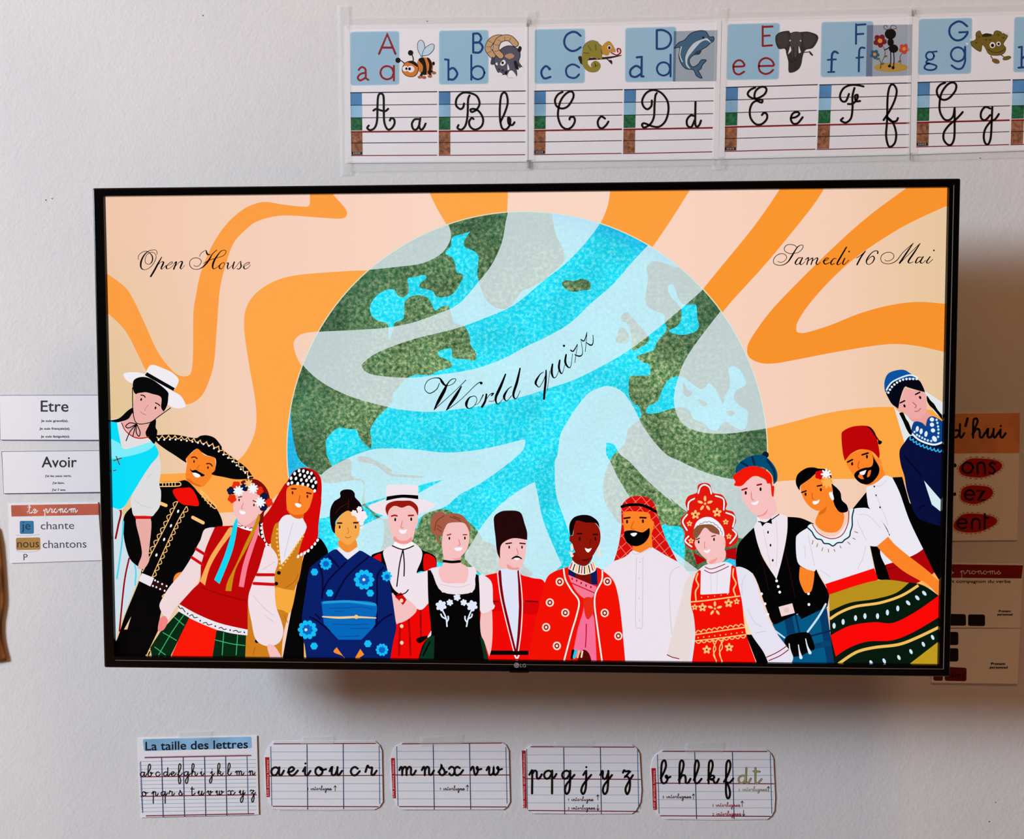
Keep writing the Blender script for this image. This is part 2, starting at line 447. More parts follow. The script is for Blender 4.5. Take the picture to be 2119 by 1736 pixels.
# joined school handwriting, in units of the small-letter height (y up)
HAND = dict(
 a=(1.55, ['.95,.8 .6,1 .2,.85 .02,.45 .25,.04 .65,.15 .95,.7', '1,1 .95,.3 1.1,.02 1.3,.15 1.55,.6']),
 b=(1.3, ['0,.6 .4,1.4 .65,2.2 .55,2.9 .3,2.9 .1,2.3 .05,.6 .2,.05 .6,.05 .85,.5 .75,.95 .62,.8 .8,.62 1.2,.8']),
 c=(1.3, ['.85,.8 .55,1 .2,.85 .02,.45 .25,.04 .65,.04 1.1,.5']),
 d=(1.55, ['.95,.8 .6,1 .2,.85 .02,.45 .25,.04 .65,.15 .95,.7', '1,2 .96,.3 1.1,.02 1.3,.15 1.55,.6']),
 e=(1.3, ['0,.4 .45,.5 .75,.8 .5,1.02 .15,.8 .1,.3 .4,0 .75,.1 1.2,.6']),
 f=(1.3, ['0,.2 .5,1.1 .8,2.2 .7,2.9 .45,2.9 .28,2.2 .25,0 .25,-1.2 .4,-1.95 .65,-1.9 .75,-1.2 .55,-.3 .35,.1 .7,.1 1.15,.6']),
 g=(1.55, ['.95,.8 .6,1 .2,.85 .02,.45 .25,.04 .65,.15 .95,.7', '1,1 .97,-.6 .85,-1.6 .55,-1.95 .35,-1.5 .5,-.8 1,-.1 1.5,.5']),
 h=(1.45, ['0,.4 .4,1.4 .6,2.3 .5,2.9 .25,2.9 .1,2.2 .08,0', '.08,.4 .4,.95 .75,.95 .85,.5 .85,.15 1,.02 1.2,.1 1.45,.55']),
 i=(.9, ['0,.5 .25,.95', '.28,1 .25,.25 .4,.02 .6,.1 .9,.55', '.3,1.45 .32,1.47']),
 j=(.95, ['0,.5 .3,.95', '.35,1 .33,-.7 .2,-1.6 -.05,-1.95 -.25,-1.5 -.05,-.8 .4,-.15 .95,.5', '.36,1.45 .38,1.47']),
 k=(1.35, ['0,.4 .4,1.4 .6,2.3 .5,2.9 .25,2.9 .1,2.2 .08,0', '.08,.5 .4,.95 .75,.9 .7,.6 .3,.5 .65,.4 .85,.05 1.1,.1 1.35,.55']),
 l=(1.0, ['0,.4 .4,1.4 .62,2.3 .5,2.9 .28,2.9 .12,2.2 .1,.5 .25,.03 .55,.08 .95,.55']),
 m=(2.0, ['0,.6 .2,.98 .35,.8 .35,0', '.35,.55 .6,.98 .85,.85 .87,0', '.87,.55 1.15,.98 1.4,.85 1.4,.2 1.55,.02 1.75,.12 2,.55']),
 n=(1.45, ['0,.6 .2,.98 .35,.8 .35,0', '.35,.55 .6,.98 .85,.85 .87,.2 1.02,.02 1.2,.12 1.45,.55']),
 o=(1.4, ['.7,.9 .4,1 .1,.8 .02,.4 .25,.03 .65,.06 .88,.45 .75,.88 .6,.8 .8,.65 1.3,.75']),
 p=(1.5, ['0,.5 .3,.98 .35,.9 .33,-1.9', '.35,.55 .6,.98 .88,.85 .9,.2 1.05,.02 1.25,.12 1.5,.55']),
 q=(1.5, ['.95,.8 .6,1 .2,.85 .02,.45 .25,.04 .65,.15 .95,.7', '1,1 .98,-1.9', '.98,.05 1.25,.2 1.5,.6']),
 r=(1.35, ['0,.4 .2,1.05 .3,1.15 .36,1 .55,.9 .8,.9 .72,.2 .85,.02 1.05,.12 1.35,.55']),
 s=(1.0, ['0,.35 .3,.8 .4,1.2 .36,1.05 .7,.6 .75,.2 .5,0 .2,.08 .15,.25', '.6,.02 1,.4']),
 t=(1.1, ['.3,2 .28,.3 .42,.02 .65,.1 1.05,.55', '.05,1.55 .8,1.5']),
 u=(1.5, ['0,.5 .25,.98 .3,.9 .25,.25 .4,.02 .7,.15 .92,.7', '.96,1 .92,.25 1.05,.02 1.2,.12 1.5,.55']),
 v=(1.3, ['0,.6 .2,.98 .35,.9 .45,.3 .6,.02 .85,.4 .85,.95 .72,.85 .9,.65 1.3,.75']),
 w=(1.9, ['0,.6 .2,.98 .32,.85 .3,.2 .5,.02 .8,.3 .85,.95 .85,.3 1.05,.02 1.4,.4 1.4,.95 1.27,.85 1.5,.65 1.85,.75']),
 x=(1.75, ['0,.75 .25,1 .6,.85 .68,.45 .5,.05 .2,0 .05,.2', '1.3,.85 1,1 .7,.75 .68,.4 .8,.05 1.1,0 1.4,.2 1.7,.6']),
 y=(1.4, ['0,.5 .22,.98 .3,.85 .27,.3 .45,.02 .7,.15 .92,.7', '.96,1 .92,-.6 .8,-1.6 .5,-1.95 .3,-1.5 .45,-.8 .95,-.1 1.4,.5']),
 z=(1.25, ['0,.8 .15,1.1 .3,.95 .8,.95 .3,.3 .35,.4 .75,.1 .85,-.6 .75,-1.5 .5,-1.95 .3,-1.4 .5,-.7 1.2,.5']),
)
HAND['1'] = (.9, ['0,.75 .35,1.15 .35,0']); HAND['2'] = (1.0, ['.05,.9 .3,1.2 .6,1 .5,.6 0,0 .65,.02']); HAND['3'] = (1.0, ['.05,1.1 .4,1.2 .55,.9 .25,.65 .6,.4 .4,.02 .02,.1'])
HAND["'"] = (.7, ['.35,2.2 .2,1.5']); HAND['L'] = (1.5, ['.1,1.7 .5,2 .75,1.7 .45,1.5 .3,1.9 .5,2.4', '.5,2.3 .4,.6 .1,.05 0,.3 .5,.1 1.1,.1 1.4,.5'])
def glyph(c, w, ch, x, y, h, slope=0.0, asc=1.0):
    wd, ss = HAND[ch]
    for s in ss:
        P_ = []
        for t in s.split():
            a, b = map(float, t.split(','))
            if b > 1.3: b = 1.3 + (b - 1.3) * asc
            if b < 0: b *= asc
            u = x + a * h; P_.append((VW[0] + u / VW[2], VW[1] + (y + (a * h) * slope - b * h) / VW[2], w / VW[2]))
        q = smooth_open(P_, 4)
        ribbon(c, [(p[0], p[1]) for p in q], [p[2] for p in q])
    return wd * h
def hand(c, w, t, x0, y0, x1, h, dy=0.0, asc=1.0, gap=0.0):
    """a handwritten word fitted between x0 and x1 on the line y0"""
    tot = sum((HAND[k][0] + gap) if k != ' ' else 1.0 for k in t) * h; f = (x1 - x0) / tot; x = x0
    for k in t:
        if k == ' ': x += h * f; continue
        wd, ss = HAND[k]; yy = y0 + dy * (x - x0) / max(x1 - x0, 1)
        for s in ss:
            P_ = []
            for u in s.split():
                a, b = map(float, u.split(','))
                if b > 1.3: b = 1.3 + (b - 1.3) * asc
                if b < 0: b *= asc
                P_.append((VW[0] + (x + a * h * f) / VW[2], VW[1] + (yy - b * h) / VW[2], w / VW[2]))
            q = smooth_open(P_, 3); ribbon(c, [(p[0], p[1]) for p in q], [p[2] for p in q])
        x += (wd + gap) * h * f
def arrow(c, w, x, y0, y1):
    L(c, w, f'{x},{y0} {x},{y1}'); d = 14 if y1 > y0 else -14
    L(c, w, f'{x-10},{y1-d} {x},{y1} {x+10},{y1-d}')

# ================================================================== the room
XL, XR, YF, ZC = -8.5, 3.0, -5.6, Z0 + 4.15
back = box_obj('wall_back', XL, XR, WALL_Y, WALL_Y + 0.15, 0, ZC, M_WALL); tag(back, 'pale painted plaster wall behind the television', kind='structure')
M_FLOOR = plain('warm_bounce_floor', (112, 70, 40), 0.5); M_CEIL = plain('warm_bounce_ceiling', (158, 104, 62), 0.8, 0.1); M_SIDE = plain('warm_bounce_wall', (206, 164, 112), 0.8, 0.2); M_WHITE = plain('white_paint', (226, 226, 222), 0.5)  # floor, ceiling and side wall unseen, coloured warm to tint the bounced shadow fill
fl = box_obj('floor', XL, XR, YF, WALL_Y, -0.1, 0, M_FLOOR); tag(fl, kind='structure')
ce = box_obj('ceiling', XL, XR, YF, WALL_Y, ZC, ZC + 0.1, M_CEIL); tag(ce, kind='structure')
bm = bmesh.new()
wy0, wy1, wz0, wz1 = -3.3, -1.9, Z0 + 1.5, Z0 + 4.0
add_box(bm, XL - .2, XL, YF, wy0, 0, ZC); add_box(bm, XL - .2, XL, wy1, WALL_Y + .15, 0, ZC)
add_box(bm, XL - .2, XL, wy0, wy1, 0, wz0); add_box(bm, XL - .2, XL, wy0, wy1, wz1, ZC)
wl = bm_obj('wall_left', bm, M_SIDE); tag(wl, kind='structure')
bm = bmesh.new()
for a, b_, c, d in ((wy0, wy1, wz0, wz0 + .05), (wy0, wy1, wz1 - .05, wz1), (wy0, wy0 + .05, wz0, wz1), (wy1 - .05, wy1, wz0, wz1), ((wy0 + wy1) / 2 - .03, (wy0 + wy1) / 2 + .03, wz0, wz1)):
    add_box(bm, XL - .12, XL - .06, a, b_, c, d)
wf = bm_obj('window_1', bm, M_WHITE); tag(wf, kind='structure')
# small nail holes in the plaster
hb = bmesh.new()
for (hx, hy, r) in ((95, 414, .0012), (108, 411, .001), (420, 32, .0012), (884, 44, .0012), (2028, 327, .0012), (2047, 1700, .0012), (2060, 1660, .0009)):
    x, z = pix_wall(hx, hy); m4 = Matrix.Translation((x, WALL_Y - .0002, z)) @ Matrix.Rotation(math.pi / 2, 4, 'X')
    bmesh.ops.create_circle(hb, cap_ends=True, radius=r, segments=8, matrix=m4)
nh = bm_obj('nail_hole', hb, plain('dark_hole', (70, 62, 58), .9), back); nh['kind'] = 'stuff'

# ================================================================== the television
tv = bpy.data.objects.new('television', None); col.objects.link(tv); tv.location = (0, WALL_Y, Z0)
tag(tv, 'large flat-screen television showing a world quiz slide, mounted on the wall', 'television')
def tvpart(o): o.parent = tv; o.matrix_parent_inverse = Matrix.Translation((0, -WALL_Y, -Z0)); return o
bl, brr, bt, bb = -SW / 2, SW / 2, Z0 + SH / 2, Z0 - SH / 2       # edges of the lit panel
wl_, wr_, wt_, wb_ = 0.0195, 0.0190, 0.0145, 0.0205               # bezel widths
def frame(name, x0, x1, z0, z1, l_, r_, t_, b_, y0, y1, mat, bev):
    bm = bmesh.new()
    o = [(x0 - l_, z0 - b_), (x1 + r_, z0 - b_), (x1 + r_, z1 + t_), (x0 - l_, z1 + t_)]; i = [(x0, z0), (x1, z0), (x1, z1), (x0, z1)]
    vo0 = [bm.verts.new((p[0], y0, p[1])) for p in o]; vi0 = [bm.verts.new((p[0], y0, p[1])) for p in i]
    vo1 = [bm.verts.new((p[0], y1, p[1])) for p in o]; vi1 = [bm.verts.new((p[0], y1, p[1])) for p in i]
    for k in range(4):
        j = (k + 1) % 4
        bm.faces.new((vo0[k], vo0[j], vi0[j], vi0[k])); bm.faces.new((vo1[j], vo1[k], vi1[k], vi1[j]))
        bm.faces.new((vo0[j], vo0[k], vo1[k], vo1[j])); bm.faces.new((vi0[k], vi0[j], vi1[j], vi1[k]))
    if bev:
        es = [e for e in bm.edges if len({round(v.co.y, 6) for v in e.verts}) == 1 and abs(e.verts[0].co.y - y0) < 1e-6 and e.verts[0] in vo0 and e.verts[1] in vo0]
        es += [e for e in bm.edges if e.verts[0] in vo0 + vo1 and e.verts[1] in vo0 + vo1 and abs(e.verts[0].co.y - e.verts[1].co.y) > 1e-5]
        bmesh.ops.bevel(bm, geom=es, offset=bev, segments=3, affect='EDGES', profile=.5)
    return bm_obj(name, bm, mat)
bez = tvpart(frame('bezel', bl, brr, bb, bt, wl_, wr_, wt_, wb_, -0.0075, 0.012, M_BLACK, .0035))
# thin grey strips standing in for the reflection on the right and bottom bezel
bm = bmesh.new(); add_box(bm, brr + .0068, brr + .0076, -.0079, -.0070, bb - .0062, bt + .003); add_box(bm, bl + .002, brr + .0076, -.0079, -.0070, bb - .0068, bb - .0062)
glint = tvpart(bm_obj('bezel_glint', bm, M_GLINT_HOOK)); glint['label'] = 'thin grey strip imitating a glint along the panel'
bm = bmesh.new(); add_box(bm, bl - .012, brr + .013, .0, .026, bb - .012, bt + .009, .003); add_box(bm, -.62, .62, .024, .060, bb + .02, bt - .16, .012); add_box(bm, -.45, .45, .055, .075, bb + .06, bt - .30, .012)
tvpart(bm_obj('rear_housing', bm, M_BACK))
bm = bmesh.new(); add_box(bm, -.24, .24, .112, .1242, Z0 - .12, Z0 + .12)
for x in (-.15, .15): add_box(bm, x - .02, x + .02, .070, .114, Z0 - .22, Z0 + .22)
tvpart(bm_obj('wall_bracket', bm, plain('bracket_steel', (60, 60, 62), .45, .5, .6)))
scr = tvpart(box_obj('screen', bl - .006, brr + .006, -0.0001, .004, bb - .006, bt + .006, M_BLACK)); scr['label'] = 'lit screen with costumed people in front of a globe'
# badge under the maker's mark
lx0, lz0 = pix_panel(1051, 1384); lx1, lz1 = pix_panel(1091, 1389.5)
tvpart(box_obj('sensor_badge', lx0, lx1, -.0075, .010, lz1, lz0 + .006, M_BLACK, None, .0012))

# turned wooden piece hanging at the left edge of the picture
cx, cz = pix_wall(-26, 1230, WALL_Y - .0025); px = (pix_wall(1000, 800)[0] - pix_wall(0, 800)[0]) / 1000 * (1.0)
prof = [(0, 1366), (20, 1368), (37, 1366), (36.5, 1358), (33, 1345), (29, 1325), (27.5, 1305), (28.5, 1285), (32, 1268), (35.5, 1250), (36.5, 1235), (35.5, 1200), (34, 1160), (32, 1125), (26, 1095), (14, 1080), (0, 1078)]
V_, F_ = [], []
NS = 24
for i, (r, yy) in enumerate(prof):
    z = pix_wall(-26, yy, WALL_Y - .0025)[1]
    for k in range(NS): t = 2 * math.pi * k / NS; V_.append((cx + r * px * math.cos(t), WALL_Y - .0025 + min(r * px, .0023) * math.sin(t), z))
for i in range(len(prof) - 1):
    for k in range(NS): k2 = (k + 1) % NS; F_.append((i * NS + k, i * NS + k2, (i + 1) * NS + k2, (i + 1) * NS + k))
orn = mesh_obj('wooden_ornament', V_, F_, M_WOOD, None, True); tag(orn, 'flat brown wooden ornament hanging on the wall left of the pronoun card', 'ornament')
zt = pix_wall(-26, 1080, WALL_Y - .0025)[1]
box_obj('hook', cx - .003, cx + .003, WALL_Y - .004, WALL_Y, zt - .006, zt + .004, M_GLINT_HOOK, orn, .001)

# ================================================================== the picture on the screen
TVS = Sheet(pix_panel, -0.0004, 2.0e-5)
use(TVS, M_SCR)
BK = (2, 2, 3); WH = (250, 246, 250); OFF = (236, 230, 238); RED = (232, 8, 4); DRED = (192, 2, 4); CY = (6, 222, 250); CRM = (250, 196, 122); PINK = (246, 192, 190)
ORG = (250, 132, 38); NAV = (5, 30, 104); LINE = (206, 200, 206)
TVS.group('sun'); view('O')
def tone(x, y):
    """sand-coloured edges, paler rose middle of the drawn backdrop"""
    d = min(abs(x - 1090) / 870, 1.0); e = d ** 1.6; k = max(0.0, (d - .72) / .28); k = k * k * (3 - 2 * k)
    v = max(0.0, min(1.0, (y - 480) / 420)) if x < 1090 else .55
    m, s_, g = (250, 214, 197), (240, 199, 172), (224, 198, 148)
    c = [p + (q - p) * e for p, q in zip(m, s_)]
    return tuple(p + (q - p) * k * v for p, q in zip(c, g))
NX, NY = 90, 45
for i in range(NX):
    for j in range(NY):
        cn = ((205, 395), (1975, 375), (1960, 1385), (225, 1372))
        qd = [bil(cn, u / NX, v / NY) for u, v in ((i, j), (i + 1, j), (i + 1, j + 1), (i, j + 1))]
        TVS.groups['sun'].append(([pix_panel(*p) for p in qd], [(0, 1, 2), (0, 2, 3)], 0, tone(sum(p[0] for p in qd) / 4, sum(p[1] for p in qd) / 4), M_SCR))  # cell colours carry the screen's viewing-angle falloff as painted edge shading
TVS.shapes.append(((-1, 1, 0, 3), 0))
P((252, 158, 66), '@X 80,630! 200,720 260,810 330,960 420,1160 500,1270 560,1325 620,1335 655,1305 668,1180 672,900 690,780 725,620 800,440 900,290 1010,190 1100,145 1180,132 1300,150 1420,163 1475,155 1480,80! 1640,80! 1720,170 1736,215 1700,245 1560,240 1300,225 1130,260 1040,320 950,420 890,590 855,740 835,980 815,1220 790,1330 740,1450 680,1510 610,1530 540,1500 430,1400 340,1290 290,1190 200,1020 80,900!')
P((252, 166, 72), '@O 890,398! 905,430 925,465 935,490 922,512 890,535 836,552 766,560 720,562 620,570 570,583 532,607 512,635 506,665 508,703 517,763 528,829 530,874 522,910 495,951 440,975 324,983! 320,1066! 458,1062 530,1055 562,1035 605,985 640,900 640,790 618,748 608,716 614,700 630,691 663,687 740,683 800,678 900,650 990,582 1040,505 1050,450 1053,398!')
P((252, 158, 60), '@O 1265,392! 1258,430 1240,470 1215,510 1150,560 1100,610 1100,660 1240,660 1330,540 1380,470 1430,392!')
P((250, 150, 46), '@O 1620,384! 1560,470 1454,600 1400,680 1470,690 1500,640 1590,540 1680,430 1710,384!')
P((248, 146, 44), '@Y 1340,85! 1100,260 900,430 700,620 540,780 380,950 250,1130 220,1210 240,1270 320,1305 420,1305 560,1280 900,1215 1200,1172 1400,1185 1600,1230! 1610,895! 1400,880 1200,905 1000,960 800,1040 640,1090 580,1095 560,1070 580,1000 680,860 850,680 1020,540 1250,390 1420,300 1620,210! 1640,85!')
P((252, 166, 66), '@O 1570,890! 1640,872 1720,852 1800,842 1860,842 1960,850! 1960,1010! 1840,994 1740,990 1600,996 1570,1010!')

TVS.group('globe')
NG = 96
circ = [(1090 + 497 * math.cos(2 * math.pi * k / NG), 935 + 497 * math.sin(2 * math.pi * k / NG)) for k in range(NG)]
def half(y): return [(x, min(yy, y)) for x, yy in circ]
circ = [(x, y) for x, y in circ if y <= 1366]
def clip_circle(tri):
    out = list(tri)
    cc = circ
    for i in range(len(cc)):
        a, b = cc[i], cc[(i + 1) % len(cc)]
        inp, out = out, []
        for k in range(len(inp)):
            p, q = inp[k - 1], inp[k]
            sp = (b[0] - a[0]) * (p[1] - a[1]) - (b[1] - a[1]) * (p[0] - a[0]); sq = (b[0] - a[0]) * (q[1] - a[1]) - (b[1] - a[1]) * (q[0] - a[0])
            if (sp >= 0) != (sq >= 0): t = sp / (sp - sq); out.append((p[0] + (q[0] - p[0]) * t, p[1] + (q[1] - p[1]) * t))
            if sq >= 0: out.append(q)
        if not out: return []
    return out
def inglobe(c, s, mat):
    poly = smooth_closed(pts_of(s), 4)
    V_, T_ = [], []
    for t in tess(poly):
        tri = [poly[i] for i in t]
        if (tri[1][0] - tri[0][0]) * (tri[2][1] - tri[0][1]) - (tri[1][1] - tri[0][1]) * (tri[2][0] - tri[0][0]) < 0: tri.reverse()
        q = clip_circle(tri)
        if len(q) < 3: continue
        o = len(V_); V_ += q; T_ += [(o, o + k, o + k + 1) for k in range(1, len(q) - 1)]
    if T_: SH_.add(V_, T_, c, mat)
i0 = min(range(len(circ)), key=lambda i: circ[i][1] if False else 0)
fill((30, 216, 240), circ, M_SEA)
G_ = (70, 120, 70)
inglobe(G_, '@V 175,60! 190,150 210,230 250,310 265,380 240,430 170,490 130,530 60,570 0,600 @U 1690,590 1640,610 1590,670 1555,720 1500,735 1440,715 1390,670 1360,600 1340,540 1330,480 1340,400 1335,360 1300,330 1250,310 1240,270 1270,220 1285,198! 1240,215 1160,240 1150,300 1110,350 1160,380 1180,430 1190,480 1235,500 1210,560 1170,620 1120,650 1050,650 1020,610 940,590 935,560 980,520 960,500 900,515 850,525 855,570 855,620 820,655 780,640 755,600 700,605 640,640 595,700 590,750 610,790 650,820 710,840 715,930 725,945! 750,870 760,830 810,810 825,770 830,690 870,650 940,640 990,660 1020,710 1040,745 1080,720 1130,715 1150,770 1170,830 1240,855 1275,920 1280,980 1320,1040 1310,1090 1240,1080 1160,1070 1150,1010 1110,1010 1060,1030 1060,1060 1110,1080 1150,1110 1140,1140 1060,1160 1000,1190 900,1190 830,1220 780,1280 745,1320 740,1370 700,1420 640,1480 600,1540 585,1580 595,1640 590,1700! 550,1670 510,1620 490,1570 430,1565 370,1555 310,1600 280,1650 285,1736 @W 290,320 320,400 245,445 150,390 90,330 60,230 40,80 40,0 @U 35,1450! -100,1400! -100,-100! 1500,-150!', M_LAND)
inglobe(G_, '@C 640,150! 850,20 910,60 905,160 1000,190 1012,260 1018,390 1100,470 1170,540 1165,700 1150,790 1300,790 1500,820 @D 420,830 600,850 830,940 1170,950 1150,870 880,690 800,650 750,580 690,510 560,430 450,390 300,440 240,560 @C 1420,480 1150,520 1050,440 990,380 990,200 700,220', M_LAND)
inglobe(G_, '@W 500,320 560,320 650,360 730,410 745,440 930,450 940,465 800,460 720,450 680,420 600,370 510,355', M_LAND)
inglobe(G_, '@V 1100,420! 1040,445 920,405 860,410 830,450 840,510 830,600 820,680 840,720 900,750 950,770 955,820 965,880 900,960 880,1010 840,1030 760,1060 800,1100 840,1110 855,1160 840,1190 720,1195 705,1230 705,1330 740,1390 770,1400 790,1460 770,1500 700,1560 680,1640 640,1700 600,1736 @E 720,0 680,100 665,200 680,330 740,430 810,510 1000,530 1150,530 1280,530 1330,570 1340,700 1330,900! 1500,900! 2100,600! @V 1900,400!', M_LAND)
for s in ('@V 245,560 270,535 330,540 380,525 430,540 445,565 430,600 380,605 330,615 280,600', '@V 655,780 690,755 730,790 790,860 840,920 840,960 780,1000 740,1020 725,1000 725,930 700,840 660,815', '@V 650,860 690,880 710,940 680,970 620,960 620,920'):
    inglobe(G_, s, M_LAND)
for s in ('@V 980,570 1010,560 1030,600 1050,660 1090,700 1160,700 1175,720 1180,800 1190,850 1160,890 1080,910 1010,900 985,880 1040,850 1065,810 1070,740 1040,690 1000,650 980,610',
          '@V 820,1440 840,1400 900,1370 930,1300 970,1230 1020,1200 1080,1200 1130,1240 1200,1285 1230,1270 1260,1245 1300,1280 1330,1340 1355,1390! 1370,1330 1400,1270 1400,1200 1390,1150 1420,1125 1470,1150 1500,1200 1515,1250 1470,1280 1440,1300 1430,1350 1470,1400 1520,1430 1525,1480 1510,1550 1470,1565 1420,1540 1380,1510 1340,1530 1310,1570 1260,1560 1220,1520 1150,1490 1120,1430 1060,1410 1000,1420 900,1450 840,1455',
          '@E 1150,535 1220,530 1300,545 1330,600 1335,700 1310,850 1250,800', '@V 540,1660 580,1650 610,1690 600,1736 545,1740'):
    inglobe((30, 216, 240), s, M_SEA)
for s in ('@V 1080,1240 1110,1290 1145,1310 1110,1340 1080,1310', '@V 1180,1360 1200,1355 1245,1385 1220,1405', '@V 1375,1445 1405,1432 1435,1450 1405,1470'): inglobe(G_, s, M_LAND)
S((226, 220, 186), 2.2, ' '.join(f'{x:.1f},{y:.1f}' for x, y in [circ[(k + 20) % len(circ)] for k in range(len(circ))] if y < 1000), n=2); VE = (230, 243, 248)
inglobe(VE, '@U 590,465! 820,440 950,420 1060,370 1120,310 1150,240 1140,170 1090,70 1020,-10! 600,-10! 300,200! 300,470!', M_VEIL)
inglobe(VE, '@U 1548,-20! 1545,60 1530,130 1500,280 1430,430 1340,545 1200,700 1050,770 880,830 700,865 500,880 245,893 130,905 70,950 60,1000 80,1060 130,1130 200,1200 300,1270 450,1340 600,1385 700,1410 800,1430 1000,1445 1200,1425 1450,1385 1669,1330 @V 150,1280 330,1220 550,1110 700,1020 850,910 950,830 1080,720 1215,600 1300,500! 1100,200! 900,230! 835,300 740,400 600,560 450,690 300,830 150,920 0,990 @U 1500,1080 1300,1150 1050,1190 850,1210 640,1195 560,1170 530,1130 540,1110 600,1060 700,1010 900,940 1180,870 1400,790 1560,720 @V 0,640 130,530 260,430 380,310 470,200 510,140 560,30!', M_VEIL)
inglobe(VE, '@V 1345,740! 1250,860 1160,980 1090,1090 1050,1190 1020,1300 1015,1370 1030,1450 1080,1530 1160,1570 1260,1590 1400,1590 1550,1570 1650,1555 1850,1520! 1850,740!', M_VEIL)
inglobe(VE, '@V 570,1265 640,1290 690,1340 740,1420 800,1540 870,1640 960,1736 @E 1300,-10 1450,60 1600,110 1736,140 @F 600,175! 900,230! 900,700! 500,640! 210,430! 100,340 @E 1250,340 1130,240 1000,120 890,0 @V 640,1736 600,1670 545,1655! 545,1736 @E 730,0 790,130 880,280 1000,480 1150,640 1250,740 1460,900! 1300,1000! 600,1000! 600,860 540,800 450,690 380,570 340,460 290,320 270,200 268,0 @V 210,1736 230,1600 290,1490 350,1400 430,1310 520,1270', M_VEIL)
inglobe(VE, '@W 245,445! 300,400 400,345 500,300 600,270 700,262 900,270 1100,290 1300,275 1500,235 1640,200 1655,215 1640,270 1580,330 @D 900,90 750,190 600,270 480,370 300,440 200,560 200,800! @C 1000,900! 900,700 980,580 1120,510 1250,430 1460,300 1660,190! 1500,225 1300,300 1020,385 860,440 640,510 600,400 640,145!', M_VEIL)
inglobe(VE, '@D 1220,165! 1240,250 1280,450 1340,620 1440,850! 1300,1000! 800,950! 640,800 680,700 740,600 760,560 850,440 950,340 1100,230', M_VEIL)

TVS.group('title_open'); view('T1')
for s in ('213,295,9 215,240,9 260,190,9 330,165,9 400,200,13 435,260,20 425,330,18 380,370,9 330,350,9 318,300,9 340,230,9 390,190,9 450,185,9 488,230,9 485,290,10 440,370,10 380,430,9 310,455,9 260,430,20 250,370,28 265,300,26 310,220,20 370,165,12 440,145,9 490,150,9 507,190,9 503,215,9',
          '580,255,12 520,360,26 460,470,28 405,560,26', '500,400,8 560,340,8 600,330,16 605,350,26 570,430,22 590,440,8 640,390,8', '640,400,8 700,350,10 740,330,10 745,350,10 700,380,8 660,390,10 650,420,26 670,440,10 720,420,8 770,370,8',
          '770,360,8 805,330,20 800,360,24 765,445,22', '790,400,8 850,340,8 890,325,18 900,345,24 870,420,24 890,440,8 935,385,8', '1170,245,9 1200,190,9 1270,150,10 1280,180,24 1300,215,24 1340,215,9',
          '1440,145,12 1370,210,14 1330,280,24 1280,350,26 1220,410,18 1150,445,10 1070,440,10 1020,390,12 1020,320,10 1070,275,10 1140,270,10 1190,300,10 1195,340,10 1160,390,9 1110,400,9 1080,385,9',
          '1230,355,8 1320,305,10 1450,265,9 1540,235,10 1585,180,10 1570,148,10 1510,160,12 1450,230,20 1400,310,28 1375,390,28 1385,435,16 1430,425,8 1470,390,8', '1500,365,14 1478,400,20 1485,430,18 1520,435,9 1555,380,9 1560,345,10 1530,345,10 1500,365,14',
          '1590,350,8 1620,350,20 1605,410,22 1620,440,10 1680,380,8', '1715,330,20 1690,410,22 1705,440,9 1750,390,8 1810,320,9 1815,360,20 1820,400,22 1790,440,14 1755,435,12', '1850,390,8 1900,350,10 1950,335,10 1940,360,10 1880,390,8 1860,410,24 1880,440,12 1930,420,8 1965,375,8'):
    S(BK, 8, s, n=6)
TVS.group('title_date'); view('T2')
for s in ('115,290,7 160,300,7 210,270,7 220,230,8 190,200,8 140,200,8 90,230,8 65,275,8 75,315,8 130,335,8 190,325,10 240,290,14 280,230,20 310,180,16 350,120,12 390,95,8 415,100,8 410,135,8 370,175,8 330,190,7 260,195,8 205,170,8 195,130,8 225,95,8 270,88,8 320,100,8 345,125,7',
          '400,245,8 360,250,12 325,300,18 335,325,10 370,310,8 400,260,8', '410,245,14 380,310,18 400,325,8 440,290,7', '440,270,8 480,245,14 460,325,14', '475,285,7 520,250,12 530,260,14 510,325,14', '520,290,7 570,250,10 590,255,16 570,310,16 590,325,8 620,300,7',
          '650,290,7 700,270,8 720,250,8 690,250,10 660,290,18 680,320,12 730,300,7', '810,255,8 780,255,10 745,300,18 755,325,10 790,310,8', '930,120,16 870,220,18 820,310,18 840,325,8 870,300,7', '910,250,14 885,310,16 905,322,8 960,270,7',
          '1050,245,8 1100,215,8 1155,165,10', '1155,165,12 1100,240,18 1055,325,18', '1300,190,18 1300,165,12 1260,165,10 1210,205,12 1170,270,18 1170,310,12 1200,322,8 1240,295,12 1260,250,16 1245,225,12 1210,240,8 1185,270,7',
          '1385,265,7 1400,280,7 1450,275,7 1490,240,8 1485,200,8 1440,178,8 1380,190,8 1340,230,8 1345,285,8 1390,312,8 1460,310,8 1530,270,10 1600,180,8 1725,70,8', '1720,75,8 1660,160,18 1560,305,20', '1565,305,7 1650,220,7 1805,72,8', '1805,72,8 1740,170,18 1665,280,20 1680,305,10 1720,290,7',
          '1820,235,8 1780,240,12 1750,290,18 1760,305,10 1800,280,8 1830,240,8', '1840,230,14 1805,290,18 1830,305,8 1870,270,7', '1920,230,14 1880,290,16 1900,305,8 1955,260,7'):
    S(BK, 8, s, n=6)
E(BK, 962, 170, 10); E(BK, 1967, 155, 10)
TVS.group('title_quiz'); view('T3')
